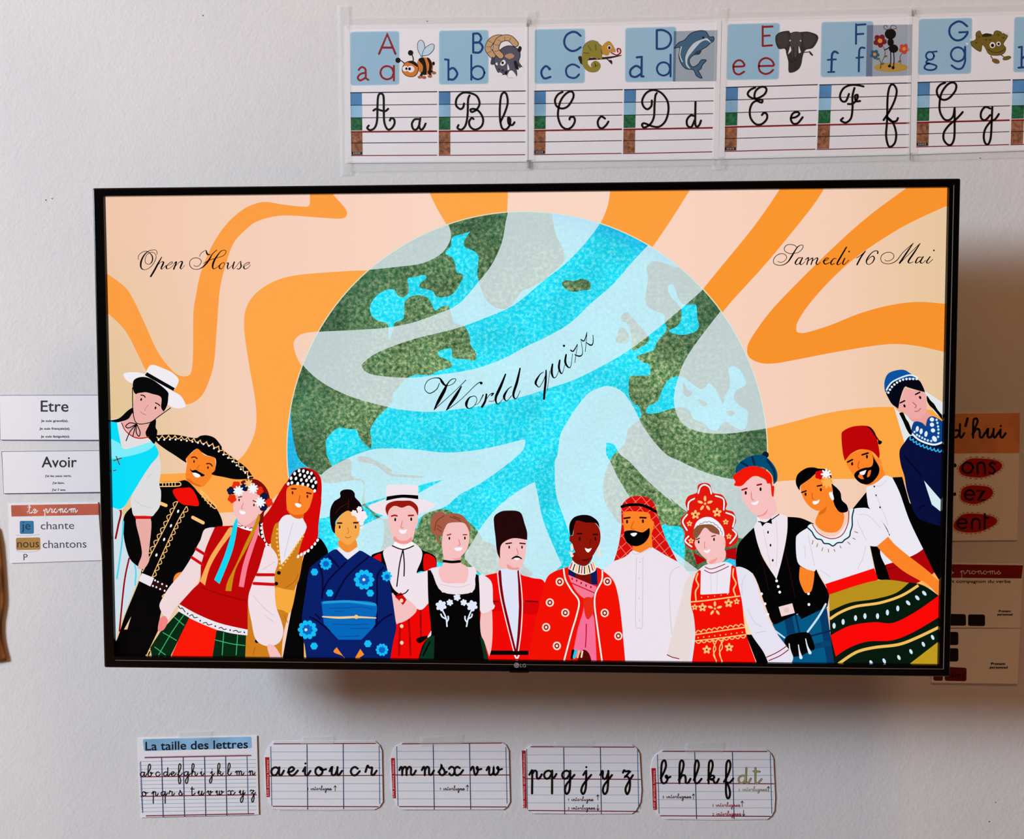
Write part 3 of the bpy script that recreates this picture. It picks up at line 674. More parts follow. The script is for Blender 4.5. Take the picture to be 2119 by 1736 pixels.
for s in ('260,655,8 230,720,10 160,765,10 110,740,8 100,690,8 130,630,8 190,600,8 260,600,14 290,640,28 320,675,20 360,680,8 410,660,8 440,620,8 430,605,8 390,615,10 350,660,14 310,740,36 250,850,34 200,945,10', '200,945,8 330,830,7 450,720,7 550,620,9', '500,690,14 440,790,34 380,880,30 335,950,10', '335,950,8 450,870,7 550,780,7 650,680,8 700,645,10 720,650,20',
          '640,795,7 590,810,14 555,870,30 560,915,18 590,930,8 640,900,7 670,840,7 655,800,8 630,795,8', '650,890,6 690,870,6 740,780,12', '775,775,20 760,850,24 725,912,24', '760,850,6 810,780,8 850,765,16 830,790,14', '985,555,16 930,690,30 880,800,28 880,860,18 905,880,8 960,820,6', '800,850,6 850,850,6 880,800,6',
          '1050,690,8 1010,720,12 970,790,28 975,830,18 1000,845,8 1050,790,8', '1145,490,16 1110,640,28 1070,770,26 1085,820,14 1110,810,8 1145,735,6', '1400,530,8 1360,560,12 1315,640,26 1330,680,14 1360,690,8 1410,600,8 1430,530,8', '1430,510,14 1425,620,24 1410,760,24 1405,825,22', '1440,740,6 1470,520,6',
          '1500,445,18 1490,530,26 1510,590,14 1540,580,8 1570,510,6', '1580,400,18 1570,480,24 1590,540,16 1610,535,8 1635,450,6', '1650,340,18 1640,420,24 1670,475,16 1700,465,8 1720,330,6', '1700,290,14 1730,300,14 1775,225,8', '1775,225,6 1745,425,7', '1745,340,10 1800,355,16 1830,320,8 1815,190,6', '1815,175,14 1850,185,12 1880,95,8', '1880,95,6 1860,305,7', '1870,205,8 1920,235,16 1945,210,10 1945,125,8'):
    S(BK, 7, s, n=6)
E(BK, 718, 652, 16); E(BK, 1627, 242, 13)

def brows(c, w, a, b): S(c, w, a); S(c, w, b)
# ---- man in a sombrero
TVS.group('sombrero'); view('B')
P(BK, '240,310 330,200 480,60 560,0 720,-10 800,-20 870,40 930,110 1070,230 1125,390 1000,420 900,560 840,700 760,800 690,880 600,1060 560,1200 540,1330 440,1600! 120,1600! 120,1480! 175,1400 250,1180 370,890 390,790 340,740 280,680 240,500')
view('A')
P(ORG, '805,990 850,950 900,910 940,940 960,965 1010,980 1055,990 1065,1090 1040,1140 1000,1200 960,1245 930,1250 860,1230 800,1185 800,1100 810,1040')
P((228, 108, 24), '800,1185 830,1180 870,1215 930,1240 925,1252 860,1232')
P(BK, '528,790! 700,785 880,815 930,795 990,790 1060,815 1120,890 1130,920 1250,1010 1340,1080 1402,1165! 1390,1178 1250,1185 1140,1165 1030,1140 1060,1100 1065,1000 990,970 940,940 900,910 850,945 800,1000 800,1035 700,970 600,905 525,840')
scallop(CRM, 8, '530,795 680,792 820,806 930,834 1080,880 1200,965 1300,1055 1395,1155', 17, 28)
dots(WH, 9, '555,832 700,828 800,838 920,860 1020,890 1110,945 1200,1010 1265,1070 1340,1135 1358,1168', 19)
P(BK, '835,1085 850,1105 890,1100 905,1110 940,1130 968,1148 940,1160 900,1136 860,1124 840,1106'); P(WH, '858,1130 890,1128 928,1150 910,1168 880,1162')
brows((60, 20, 5), 11, '850,990 880,985 900,1000', '985,1045 1015,1045 1035,1065'); E((60, 15, 5), 872, 1025, 7, 13); E((60, 15, 5), 997, 1080, 7, 13); S((205, 92, 18), 6, '920,1060 900,1085 912,1100')
S(CRM, 9, '565,1218 700,1212 745,1215 735,1245 565,1250'); 
for x in range(590, 730, 28): L(CRM, 8, f'{x},1218 {x},1248')
S(CRM, 9, '928,1285 950,1340 1045,1442 1070,1435'); S(CRM, 9, '928,1285 975,1325 1070,1430')
for x, y in ((950, 1315), (975, 1345), (1000, 1372), (1025, 1400)): L(CRM, 8, f'{x},{y} {x-8},{y+30}')
P((240, 12, 4), '680,1300 700,1270 780,1262 840,1262 880,1310 912,1390 905,1425 840,1420 770,1410 720,1370')
L(CRM, 30, '858,1527 950,1575'); L(CRM, 30, '572,1402 618,1420')
view('B')
S(CRM, 7, '725,170 680,260 600,420 500,610 405,800'); S(CRM, 7, '800,215 720,350 620,560 490,845')
scallop(CRM, 7, '725,170 680,260 600,420 500,610 405,800', 11, 30); scallop(CRM, 7, '490,845 620,560 720,350 805,215', 12, 28)
EE(WH, 9, 15, '727,257 662,387 600,510 530,650', 20)
Q((238, 228, 236), '400,812 508,855 475,932 368,880'); Q((40, 10, 12), '505,862 632,915 612,985 480,935'); EE(WH, 8, 9, '517,877 542,890 580,910 620,928 497,927 528,938 562,955 602,970')
P(ORG, '680,890 690,840 720,810 765,808 700,880'); S(CRM, 8, '600,1000 580,1020 590,1030')
S(CRM, 9, '545,1330 440,1548'); 
for k in range(5): L(CRM, 8, f'{528-24*k},{1380+42*k} {548-24*k},{1385+42*k}')
Q((232, 200, 160), '300,1200 265,1318 236,1318')
# ---- woman in a boater hat
TVS.group('boater_woman'); view('B')
P((206, 222, 232), '115,225! 215,250 235,350 240,500 290,680 370,760 390,800 330,960 190,1310 172,1410! 120,1410!')
S((150, 4, 12), 17, '120,220 212,252 190,380 165,500'); S((150, 4, 12), 15, '285,680 240,900 195,1330'); S((80, 210, 232), 15, '235,350 220,550 175,860'); S((80, 210, 232), 13, '335,740 345,800 338,920')
view('A')
P((222, 220, 222), '100,655! 200,640 300,660 340,800 480,820 520,870 555,960 575,1080 560,1230 575,1300 565,1420 520,1490 480,1520 340,1520 310,1440 300,1380 320,1290 250,1400 220,1460 100,1440! 100,1000!')
P(CY, '100,655! 185,660 200,700 205,800 240,920 330,900 500,840 520,870 555,960 480,1060 400,1180 320,1310 220,1450 100,1420!')
P((126, 236, 250), '100,810! 200,860 240,910 330,890 500,840 520,875 450,930 300,975 100,1010!')
P((226, 222, 224), '185,660 230,690 260,760 330,810 440,815 500,840 340,895 240,910 205,800')
P(BK, '330,545 280,570 200,640 100,660! 190,675 300,640 335,600'); P(BK, '430,760 460,700 530,650 530,720 545,760 520,865 480,830 440,790')
P((232, 172, 166), '330,590 360,690 470,680 440,760 440,800 380,815 320,800 270,740 230,680 290,640')
S((196, 20, 16), 10, '225,680 260,750 330,805 400,818 465,805')
P((240, 236, 242), '245,240 330,225 430,240 560,310 690,395 760,440 800,520 770,545 700,545 620,500 500,400 330,330 270,295'); P((240, 236, 242), '490,160 600,190 690,235 740,300 695,390! 560,310 435,250!')
Q(BK, '455,225 705,368 690,394 435,252')
P(BK, '335,300 400,268 480,280 560,330 640,400 645,450 635,520 600,580 575,560 580,455 500,420 430,405 360,425 330,380')
P((236, 176, 170), '360,420 430,408 500,420 580,450 580,540 600,590 540,640 470,670 370,680 340,620 330,520 345,470')
S(BK, 8, '325,365 325,500 330,600 365,685 480,675 560,620 665,545')
SS(BK, 9, '360,690 300,680 262,710 290,725 360,690', '360,690 390,760 380,800 355,760 360,690', '350,700 300,760 265,840', '350,705 325,800')
brows(BK, 10, '400,430 425,435 438,450', '530,500 555,512 568,525'); E(BK, 402, 470, 8, 13, 15); E(BK, 530, 545, 8, 13, 15); S((212, 128, 118), 6, '465,520 435,560 440,570'); S((206, 120, 110), 6, '395,580 420,600 445,608')
view('B'); P((232, 172, 164), '350,320 480,320 470,560 460,640 465,700 420,770 365,770 370,730 400,640 385,520'); Q((214, 16, 14), '336,298 487,300 482,326 343,326')
view('A'); SS((120, 10, 10), 9, '150,1020 222,995', '175,980 205,1055', '150,1110 172,1103'); SS((204, 200, 202), 5, '335,1365 400,1420 480,1440', '450,1170 500,1130')
# ---- woman in a red veil
TVS.group('red_veil'); view('C')
P((198, 4, 6), '370,210 420,130 490,92 560,98 630,140 658,220 650,400 630,560 622,670 570,740 500,800 455,830 400,780 300,690 205,720 165,560 160,520 230,430 300,310 350,230')
P(BK, '620,670 690,740 705,810 640,900 560,1000 540,1300 520,1700! 320,1700! 400,1280 440,1100 500,850 520,800')
P((206, 126, 28), '270,560 300,540 380,480 520,500 520,650 505,800 470,1000 430,1100 380,1290 330,1500 320,1700! 15,1700! 40,1180 200,1000 240,830 235,700 250,620')
P((246, 170, 62), '262,1090 350,1095 440,1110! 395,1285 330,1270 260,1255!')
P(OFF, '310,530 370,480 500,510 530,570 540,590 500,650 400,800 318,895! 305,750 300,600'); P((232, 102, 18), '372,420 390,470 440,508 495,505 505,440')
P((214, 4, 6), '600,270! 655,350 630,520 622,670 560,755 480,800 458,832! 480,740 520,620 532,570 505,505 550,420')
P(ORG, '370,270 400,240 480,228 560,245 590,290 570,380 550,430 510,470 440,480 395,460 370,420 365,340')
P(BK, '368,235 400,170 440,115 500,98 570,120 610,170 622,240 605,302! 580,270 520,240 450,228 400,235')
EE(WH, 11, 15, '472,115 508,118 542,130 574,138 436,140 480,150 518,160 556,170 596,180 406,178 446,180 490,192 533,195 574,200 610,212 382,224 412,215 460,222 502,228 545,235 586,245 600,282', 15)
S(BK, 26, '150,480 150,600 172,690 212,745'); EE(WH, 10, 15, '622,690 600,720 574,748 545,778 515,795 487,808 460,825', 25); EE(WH, 10, 14, '160,555 157,590 162,625 165,660 180,695 198,725', 10)
dots((250, 196, 90), 9, '290,600 285,690 300,800 310,920', 10); dots((250, 196, 90), 9, '500,660 440,740 370,850 315,920', 11)
brows((92, 24, 6), 13, '410,265 445,266', '535,298 570,305'); E((80, 20, 5), 417, 298, 7, 14); E((80, 20, 5), 540, 328, 7, 14); S((190, 70, 10), 6, '478,320 470,375 485,378'); P(WH, '435,388 460,385 490,400 475,420 450,412')
EE(BK, 16, 16, '300,960 278,1050 115,1525'); SS((176, 100, 16), 6, '460,970 430,1030 355,1085', '340,1310 370,1370', '100,1570 85,1640'); SS((206, 200, 206), 5, '420,545 390,650 345,830')
# ---- young woman with a flower crown
TVS.group('flower_crown'); view('A')
P((122, 12, 6), '1290,1210 1380,1180 1460,1200 1530,1280 1552,1400 1500,1480 1490,1560 1460,1570 1450,1350 1350,1260')
view('B')
P((252, 22, 4), '810,1210! 940,1270 1065,1320! 1030,1600! 640,1600!'); Q((3, 40, 18), '735,1148 822,1210 630,1600 490,1600 470,1480 560,1340 660,1230'); Q((3, 40, 18), '1065,1322 1330,1368 1320,1600 1022,1600')
SS((58, 186, 110), 7, '690,1210 775,1280', '770,1190 660,1350 545,1545', '585,1345 705,1415', '510,1475 605,1545', '1055,1410 1200,1445 1318,1460', '1130,1345 1115,1545', '1255,1365 1240,1545')
P((190, 2, 4), '1055,400 1210,385 1250,380 1390,430 1450,470 1510,570 1440,800 1380,930 1350,1050 1345,1318! 1100,1262 900,1182 733,1090! 850,960 920,880 930,720 970,600 1010,480')
S((160, 2, 4), 14, '940,940 1100,1000 1340,1060')
P((240, 216, 218), '955,430 1000,405 1055,400! 1010,500 970,600 930,740 900,890 800,1010 700,1120 660,1190 630,1230 590,1190 555,1110 580,1040 650,930 760,800 850,660 920,530')
L((206, 8, 14), 26, '888,595 975,650'); L((206, 8, 14), 26, '850,672 945,735')
P((240, 222, 228), '1510,570 1560,580 1610,650 1620,720 1590,820 1590,930 1600,1100 1650,1250 1665,1340 1630,1430 1550,1465 1470,1450 1410,1390 1380,1250 1350,1060 1390,900 1440,790 1480,660')
L((206, 8, 14), 28, '1430,825 1580,825'); L((206, 8, 14), 28, '1404,903 1582,912'); SS((208, 196, 202), 5, '1480,780 1590,710', '1395,1010 1500,1130 1580,1190', '1500,1190 1580,1250')
P(PINK, '1520,1460 1590,1470 1665,1600! 1555,1600!'); P((242, 132, 132), '560,1220 600,1195 630,1240 600,1310 560,1335 540,1320 545,1270')
P(OFF, '738,1092! 900,1182 1100,1262 1346,1318! 1342,1370! 1150,1340 900,1250 718,1150!')
SS((50, 10, 14), 8, '725,1108 745,1130 760,1125 785,1160', '825,1195 850,1185 865,1210 895,1208', '945,1260 975,1255 990,1275 1025,1270', '1088,1305 1110,1298 1130,1315 1155,1312', '1215,1330 1245,1325 1260,1340 1285,1338'); EE((50, 10, 14), 7, 8, '808,1175 920,1238 1055,1287 1188,1322 1315,1342')
view('A')
P((238, 160, 158), '1260,1540 1262,1592 1330,1622 1400,1622 1440,1480'); P(PINK, '1225,1390 1250,1310 1340,1290 1440,1300 1480,1400 1490,1460 1440,1520 1330,1600 1260,1550 1225,1470')
view('B'); P(WH, '1255,365 1320,395 1402,408! 1390,436! 1310,415 1248,386!'); SS((60, 10, 10), 7, '1262,380 1285,390 1305,385', '1365,412 1385,404 1400,412'); E((60, 10, 10), 1330, 400, 7)
view('A')
for x, y in ((1250, 1240), (1455, 1285), (1212, 1358), (1540, 1392)): bloom((232, 44, 14), x, y, 40, 5, 20, .5)
for x, y in ((1203, 1287), (1320, 1258), (1500, 1338), (1490, 1432)): bloom((12, 22, 62), x, y, 38, 5, 50, .5)
bloom((246, 190, 120), 1362, 1222, 42, 8, 0, .2)
for x, y in ((1270, 1288), (1400, 1266), (1465, 1390)): bloom((240, 246, 252), x, y, 48, 9, 5, .2)
brows((126, 22, 12), 10, '1270,1345 1298,1340', '1400,1375 1425,1385'); E((60, 10, 8), 1275, 1370, 7, 13); E((60, 10, 8), 1408, 1415, 7, 13); S((222, 120, 118), 6, '1315,1400 1295,1440 1310,1447'); P(WH, '1275,1465 1330,1475 1325,1495 1295,1498')
view('B')
P((250, 170, 86), '1190,400 1215,440 1100,600 1010,760 965,922! 920,885! 960,780 1020,650 1120,500'); P((14, 214, 242), '1250,320 1260,360 1240,500 1200,650 1095,908! 1048,870! 1130,680 1190,500 1215,400')
P((200, 138, 18), '1450,280 1460,330 1420,430 1340,590 1240,780 1200,972! 1148,970! 1170,880 1250,720 1330,540 1400,400'); P((250, 126, 146), '1445,380 1450,440 1400,590 1350,750 1312,938! 1268,930! 1300,760 1350,600 1400,480')
# ---- man in a wide white hat
TVS.group('white_hat'); view('C')
P(BK, '1065,825 1150,780 1250,740 1420,740 1500,775 1595,825 1598,930 1530,945 1440,965 1400,1150 1240,1140 1190,930')
P((224, 8, 6), '1078,832 1140,800 1148,868! 1110,850'); P((224, 8, 6), '1505,805 1590,835 1598,930 1530,942 1498,930')
P((238, 4, 2), '1260,1360 1440,1250 1540,1210! 1560,1460 1500,1700! 1210,1700! 1250,1480'); SS((168, 0, 4), 16, '1370,1330 1380,1480 1385,1640', '1470,1262 1472,1480', '1300,1380 1290,1640')
P((240, 226, 234), '1165,780 1250,725 1310,700 1330,720 1400,700 1480,770 1480,850 1440,960 1530,938! 1535,1210! 1460,1265 1340,1160 1240,1080 1190,900')
P(PINK, '1235,1130 1300,1180 1325,1225 1360,1180 1440,1260 1370,1340 1290,1375 1265,1360'); P((210, 8, 10), '1260,1150 1310,1120! 1355,1182! 1325,1226! 1290,1185'); S(BK, 9, '1225,1080 1260,1140 1300,1140 1345,1125 1370,1098')
EE((246, 214, 180), 15, 16, '1313,1188 1313,1400 1313,1537')
P((240, 228, 234), '1045,410 1100,380 1190,350 1330,335 1460,345 1600,390 1540,440 1460,470 1250,490 1120,470'); P((240, 228, 234), '1195,240 1250,230 1330,228 1455,235! 1458,345! 1320,330 1190,355!'); P(BK, '1196,328! 1320,312 1455,318! 1457,350! 1320,338 1190,362!')
P((150, 26, 12), '1185,440 1200,390 1260,365 1330,362 1400,365 1450,410 1455,470 1440,490 1420,430 1380,405 1320,420 1260,405 1230,430 1210,490')
P(PINK, '1205,500 1215,440 1260,405 1320,420 1380,403 1430,440 1455,520 1430,600 1400,700 1330,715 1260,690 1220,600'); P((240, 150, 142), '1255,655 1300,690 1360,690 1400,660 1395,705 1330,720 1258,700')
brows((150, 16, 8), 13, '1235,490 1260,483 1280,488', '1375,485 1415,483'); E(BK, 1265, 518, 8, 15); E(BK, 1397, 515, 8, 15); S((222, 118, 112), 6, '1325,530 1312,580 1330,587'); P(WH, '1295,602 1328,606 1360,600 1345,632 1312,632')
P(WH, '1250,728! 1265,700 1330,735 1400,700 1415,735! 1330,765'); SS(BK, 10, '1240,735 1285,755 1328,765 1370,755 1415,735', '1328,765 1300,880 1275,1070', '1328,765 1338,880 1335,985')
# ---- woman in a blue kimono
TVS.group('kimono'); view('C')
P(NAV, '780,765 870,845 960,775 1050,815 1160,880 1195,930 1225,1080 1260,1330 1268,1420 1245,1520 1212,1700! 525,1700! 495,1480 490,1320 520,1120 550,940 600,880 690,810')
P((240, 142, 48), '800,690 800,740 870,790 945,750 940,690 900,650'); P((240, 232, 238), '778,762! 800,745! 868,792 942,750! 966,776! 870,850!')
P((14, 2, 4), '725,510 730,430 760,370 810,335 810,295 840,272 900,272 930,300 935,335 975,380 1000,440 1000,500 870,450 780,520 770,580 765,632 740,600')
P((246, 168, 78), '770,570 800,500 875,445 940,500 970,560 965,640 930,690 870,730 800,680 770,640')
for x, y, r in ((985, 490, 50), (925, 465, 26), (970, 432, 24), (985, 548, 20), (985, 585, 14)): bloom((250, 234, 238), x, y, r, 6, 10, .42)
S((80, 20, 10), 5, '880,350 875,430'); S((70, 20, 14), 5, '770,470 810,420 870,385')
brows((40, 14, 6), 13, '788,548 822,548', '922,545 955,545'); E((30, 10, 5), 805, 580, 7, 14); E((30, 10, 5), 937, 580, 7, 14); S((222, 120, 34), 6, '870,585 880,620 865,635'); S((200, 92, 34), 6, '850,663 875,670 898,660')
SS((5, 5, 56), 14, '715,820 795,910', '860,870 720,1010 665,1110 655,1170', '1040,830 880,970 800,1090 755,1180', '630,890 660,980 660,1130', '1165,915 1115,980 1112,1130 1105,1400', '1232,1300 1160,1340 1090,1410', '555,1325 620,1360 720,1440', '600,1300 640,1340')
for x, y, r in ((690, 885, 50), (1005, 1015, 84), (535, 1430, 80), (1150, 1595, 52)):
    bloom((20, 190, 246), x, y, r, 10, 0, .3); bloom((4, 104, 196), x, y, r * .55, 8, 10, .34)
bloom((20, 190, 246), 1192, 985, 44, 8, 0, .3); bloom((4, 104, 196), 1196, 990, 22, 8, 0, .34)
E((240, 226, 220), 1003, 1015, 12); E((240, 226, 220), 522, 1430, 12)
for x, y in ((595, 953), (720, 1127), (1055, 1127), (588, 1565), (1033, 1545)): bloom((20, 190, 246), x, y, 30, 6, 0, .5)
P((2, 104, 188), '665,1195 880,1190 1095,1210 1095,1350 1085,1400 980,1512! 790,1512! 670,1380! 655,1230'); P((34, 156, 218), '665,1195! 880,1186 1097,1210! 1090,1232 880,1206 660,1216!')
S((250, 206, 142), 16, '660,1322,10 800,1330,18 940,1325,16 1100,1332,10'); E((250, 196, 120), 938, 1323, 17); SS((2, 80, 160), 7, '720,1252 850,1250 980,1240 1065,1258', '765,1278 830,1278', '745,1382 900,1388 1035,1382', '890,1420 1045,1418', '790,1487 960,1482')
P((246, 140, 50), '775,1575! 750,1615 830,1650 865,1700!'); P((246, 140, 50), '970,1588! 1002,1635! 905,1700!'); P((240, 190, 110), '505,1535 528,1700! 505,1700!')
# ---- man in a tall dark fur hat
TVS.group('fur_hat'); view('D')
P((240, 6, 4), '770,960! 805,940 910,915 935,900 1080,900 1110,935 1200,960 1300,1000 1300,1250 1220,1500 1180,1700! 760,1700! 760,1500! 760,1250!'); P((216, 2, 4), '865,1160! 1250,1160! 1220,1260 1000,1230 862,1240!')
Q(BK, '845,1560 1160,1560 1160,1596 845,1596'); P((222, 228, 246), '932,885! 1078,885! 1080,1100 1085,1300 1065,1548! 1048,1548! 990,1300 950,1050')
SS((122, 0, 12), 20, '928,905 945,1100 1000,1350 1048,1555', '1082,905 1094,1150 1082,1400 1066,1555'); SS((250, 226, 226), 9, '908,915 930,1100 978,1320 1038,1560', '1090,900 1112,1150 1102,1380 1078,1560'); SS((110, 0, 8), 13, '870,1153 915,1153', '1140,1150 1240,1155'); L(WH, 12, '1048,1602 1060,1622'); L(WH, 12, '1080,1602 1070,1622')
P(PINK, '930,720 920,860 990,880 1075,890 1110,860 1130,810 1145,720 1140,640 1050,630 960,650'); P((240, 152, 148), '990,845 1040,875 1085,870 1075,892 1000,885')
P((34, 6, 8), '885,450 940,410 1000,402 1070,405 1110,430 1135,510 1155,580 1155,645! 1050,630 975,655 935,700 930,802! 905,740 893,620 882,520')
brows((30, 6, 6), 11, '980,676 1025,670', '1095,672 1138,676'); E((30, 6, 6), 1006, 705, 7, 13); E((30, 6, 6), 1112, 705, 7, 13); S((222, 120, 116), 6, '1068,715 1080,760 1070,768'); S(BK, 14, '1028,800,9 1048,790,16 1068,784,18 1088,790,16 1109,800,9'); P(WH, '1045,798 1070,792 1095,798 1070,813')
# ---- woman in a black dirndl
TVS.group('dirndl'); view('D')
P(PINK, '770,1245! 862,1230! 865,1400 855,1540 835,1610! 800,1500 760,1400'); P((240, 224, 232), '755,940 830,960 865,1020 870,1160 885,1190 860,1225 770,1245 755,1100')
P((240, 224, 232), '340,890! 420,870 720,870! 745,950! 720,1120! 430,1120!'); P(BK, '330,905! 362,888! 450,1075 700,1075 718,918! 752,940! 760,1100 765,1400 800,1500 838,1690! 235,1690! 280,1530 330,1450 355,1380 335,1150'); P((6, 52, 32), '385,1440! 320,1470 235,1690! 375,1690!'); P((6, 52, 32), '760,1440! 800,1500 830,1690! 805,1690!'); P(BK, '232,1470 270,1448 330,1440 310,1470 260,1500'); S(BK, 14, '345,1490 320,1540 290,1600'); P((240, 224, 232), '325,1452 358,1395! 355,1435')
P((240, 224, 232), '352,890! 420,880 450,1000 660,1000 700,870 722,880! 732,915 700,1080! 450,1080!'); P(PINK, '460,690 465,830 420,900 460,995 570,1003 650,990 665,880 600,830 600,760'); P((240, 160, 158), '515,770 560,800 600,790 600,815 540,805'); S(BK, 22, '466,820 530,828 596,823')
P(PINK, '460,590 480,520 560,500 640,510 675,580 670,680 630,760 560,800 490,770 450,700')
P((166, 92, 68), '360,490 390,425 460,415 480,435 560,425 630,450 680,530 682,592! 640,510 560,500 500,510 470,560 450,610 420,620 452,704! 410,650 400,610 365,580'); SS((128, 58, 44), 8, '390,570 410,490 470,445', '520,455 580,475 605,495', '545,450 600,470', '415,525 445,545', '410,550 445,575')
brows((150, 58, 40), 10, '495,606 525,598', '627,602 656,602'); E(BK, 512, 632, 7, 13); E(BK, 640, 630, 7, 13); S((222, 118, 112), 6, '590,645 600,685 585,690'); P(WH, '552,712 617,708 605,732 570,735')
ED = (224, 234, 250)
for x, y, r in ((440, 1190, 46), (697, 1190, 46), (573, 1120, 30), (513, 1163, 28), (628, 1163, 28)): bloom(ED, x, y, r, 6, 20, .36)
SS(ED, 12, '445,1215 480,1290 488,1360', '438,1260 450,1282 478,1298', '498,1278 500,1300 488,1322', '697,1215 665,1290 650,1360', '697,1260 690,1282 662,1298', '638,1278 638,1300 650,1322')
S((214, 198, 206), 5, '430,1010 520,1030 600,1035 680,1010')
# ---- man in a red checked headscarf
TVS.group('headscarf'); view('E')
P((236, 226, 236), '660,900 740,830 880,760 1000,720 1070,710 1120,740 1270,820 1350,890 1400,970 1410,1200 1395,1700! 700,1700! 680,1200 650,1000')
KF = '815,400 830,340 890,290 970,280 1050,300 1095,360 1130,480 1180,630 1230,730 1278,822! 1180,770 1080,710 1040,690 910,740 830,790 752,818! 790,690 815,530'
P((214, 14, 12), KF); hatch((240, 128, 98), 5, KF, 52, 66); hatch((240, 128, 98), 5, KF, -42, 66)
P((236, 226, 236), '752,822! 830,792 905,742 970,760 1060,705 1085,715 1180,772 1278,824! 1000,900')
P(ORG, '830,440 850,410 950,408 1040,420 1060,470 1085,500 1075,560 1065,600 1070,700 1050,710 970,748! 915,730 905,690 850,640 835,540')
S(BK, 24, '820,368 870,355 960,352 1040,375 1100,410')
P(BK, '838,580 870,565 920,565 980,580 1010,570 1045,542! 1050,570 1040,620 1000,670 940,695 880,680 845,640'); P(WH, '890,592 918,584 945,588 925,612 905,610')
brows((50, 12, 4), 15, '838,465 885,458', '970,458 1018,460'); E((50, 12, 4), 862, 492, 9, 16); E((50, 12, 4), 993, 488, 9, 16); S((222, 98, 18), 8, '918,490 895,545 920,555')
P((236, 226, 236), '880,760 910,728! 970,752! 1050,705! 1090,735 970,790'); SS((198, 188, 198), 4, '970,750 930,762 900,740', '970,750 1010,735 1060,712', '938,790 930,1100 928,1345 955,1370 982,1355 988,1100 990,790', '1300,860 1230,900 1210,1000 1215,1250 1230,1440'); EE((190, 180, 190), 4, 5, '965,825 960,960 958,1128 960,1310')
# ---- person in a red cloak with ring pattern
TVS.group('red_cloak'); view('E')
P((242, 16, 2), '335,880 420,860 600,870 660,900 740,970 780,1080 810,1290 845,1700! 35,1700! 80,1400 140,1150 190,970 250,910')
P((120, 12, 4), '430,900! 565,910! 562,1015! 430,965!'); Q((8, 26, 88), '375,870 435,900 432,968 375,935'); Q((8, 26, 88), '560,920 610,878 616,1015 562,1010')
P((246, 124, 150), '373,932! 606,1030! 600,1060 570,1120 510,1130 440,1070 400,1000'); S((200, 20, 40), 9, '400,1000 590,1082'); EE((170, 10, 30), 7, 10, '406,965 443,980 480,1000 520,1020 560,1033')
P((246, 112, 152), '510,1170 570,1250 590,1350 606,1700! 405,1600! 450,1380 490,1250'); P((232, 40, 20), '500,1130 560,1120 590,1200 550,1290 520,1290 500,1200'); S((180, 10, 50), 9, '520,1340 518,1440 512,1530')
P((86, 6, 4), '480,1560 540,1580 575,1700! 420,1700!'); L(BK, 24, '410,1560 400,1620'); L((30, 200, 226), 24, '432,1560 418,1615'); L((250, 190, 110), 14, '458,1562 447,1615'); L((250, 220, 190), 14, '487,1565 478,1612')
for s in ('335,880 350,970 400,1060 460,1150 440,1270 400,1400 335,1640', '655,895 650,980 600,1080 590,1180 610,1350 648,1640'): S((130, 6, 6), 20, s); S((252, 230, 222), 14, s)
for x, y in ((302, 990), (697, 986), (220, 1162), (347, 1246), (673, 1247), (188, 1366), (785, 1437), (276, 1520)): E((252, 224, 206), x, y, 34, 35); E((150, 6, 6), x, y, 21, 23); E((252, 224, 206), x, y, 10, 11)
P((132, 16, 4), '420,750 415,820 510,860 570,800 560,740'); P((90, 8, 4), '490,785 540,780 570,760 560,800 500,820')
P((246, 232, 220), '410,812! 372,880! 440,920 510,932 590,905 606,868! 575,815! 545,845 500,862 450,848')
for k, (c, s) in enumerate((((210, 20, 30), '405,835 388,880'), ((12, 12, 20), '428,846 412,895'), ((240, 190, 60), '448,852 436,905'), ((12, 12, 20), '468,858 460,915'), ((210, 20, 30), '488,864 482,918'), ((12, 12, 20), '508,866 508,922'), ((240, 190, 60), '526,862 532,918'), ((12, 12, 20), '542,856 552,912'), ((210, 20, 30), '562,842 578,895'), ((240, 170, 60), '576,830 594,880'))): L(c, 9, s)
P((142, 20, 6), '415,600 430,500 500,480 590,500 635,560 640,650 610,720 560,790 480,800 430,740 410,680 385,650 390,610'); P((12, 4, 4), '390,602 385,520 420,460 490,437 560,445 620,490 636,548! 600,505 520,500 440,490 412,602!')
EE((242, 226, 210), 11, 30, '404,705 630,735'); EE((242, 226, 210), 14, 12, '398,755 405,775 632,768')
brows((54, 2, 2), 13, '450,592 485,592', '582,598 618,598'); E((54, 2, 2), 470, 635, 8, 16); E((54, 2, 2), 600, 635, 8, 16); S((104, 6, 2), 7, '560,640 553,690'); P(WH, '512,712 540,718 568,713 545,745 528,742')
# ---- man in a kilt
TVS.group('kilt'); view('F')
P((246, 214, 160), '690,1180 800,1250 900,1450 760,1470 720,1450')
P(BK, '720,1465! 770,1465! 930,1700! 810,1700!')
P((2, 88, 132), '940,1380! 1000,1340 1390,1230! 1405,1380 1455,1710! 1080,1710! 1000,1500'); Q((6, 56, 100), '1040,1335 1105,1315 1130,1450 1062,1470'); Q((6, 56, 100), '1325,1270 1392,1250 1450,1700 1390,1700'); SS((4, 40, 78), 14, '1130,1290 1170,1480', '1250,1478 1420,1432'); S((6, 66, 108), 46, '1290,1560 1430,1530', cap=False)
P(BK, '800,570! 850,800 975,1005! 1060,660 1070,490! 1180,500 1285,545! 1290,640 1300,900 1390,1080 1412,1130 1396,1232! 1180,1336! 1150,1290! 990,1370! 940,1370 880,1220 780,960 650,920 650,760 690,680')
P((240, 228, 236), '790,575! 830,520 920,500 1000,465 1070,490! 1060,660 1020,850 975,1008! 900,880 830,740')
P(PINK, '820,480 905,508 982,440 945,330 830,430'); P((242, 150, 148), '820,480! 870,450 900,405 905,440 880,475 830,490')
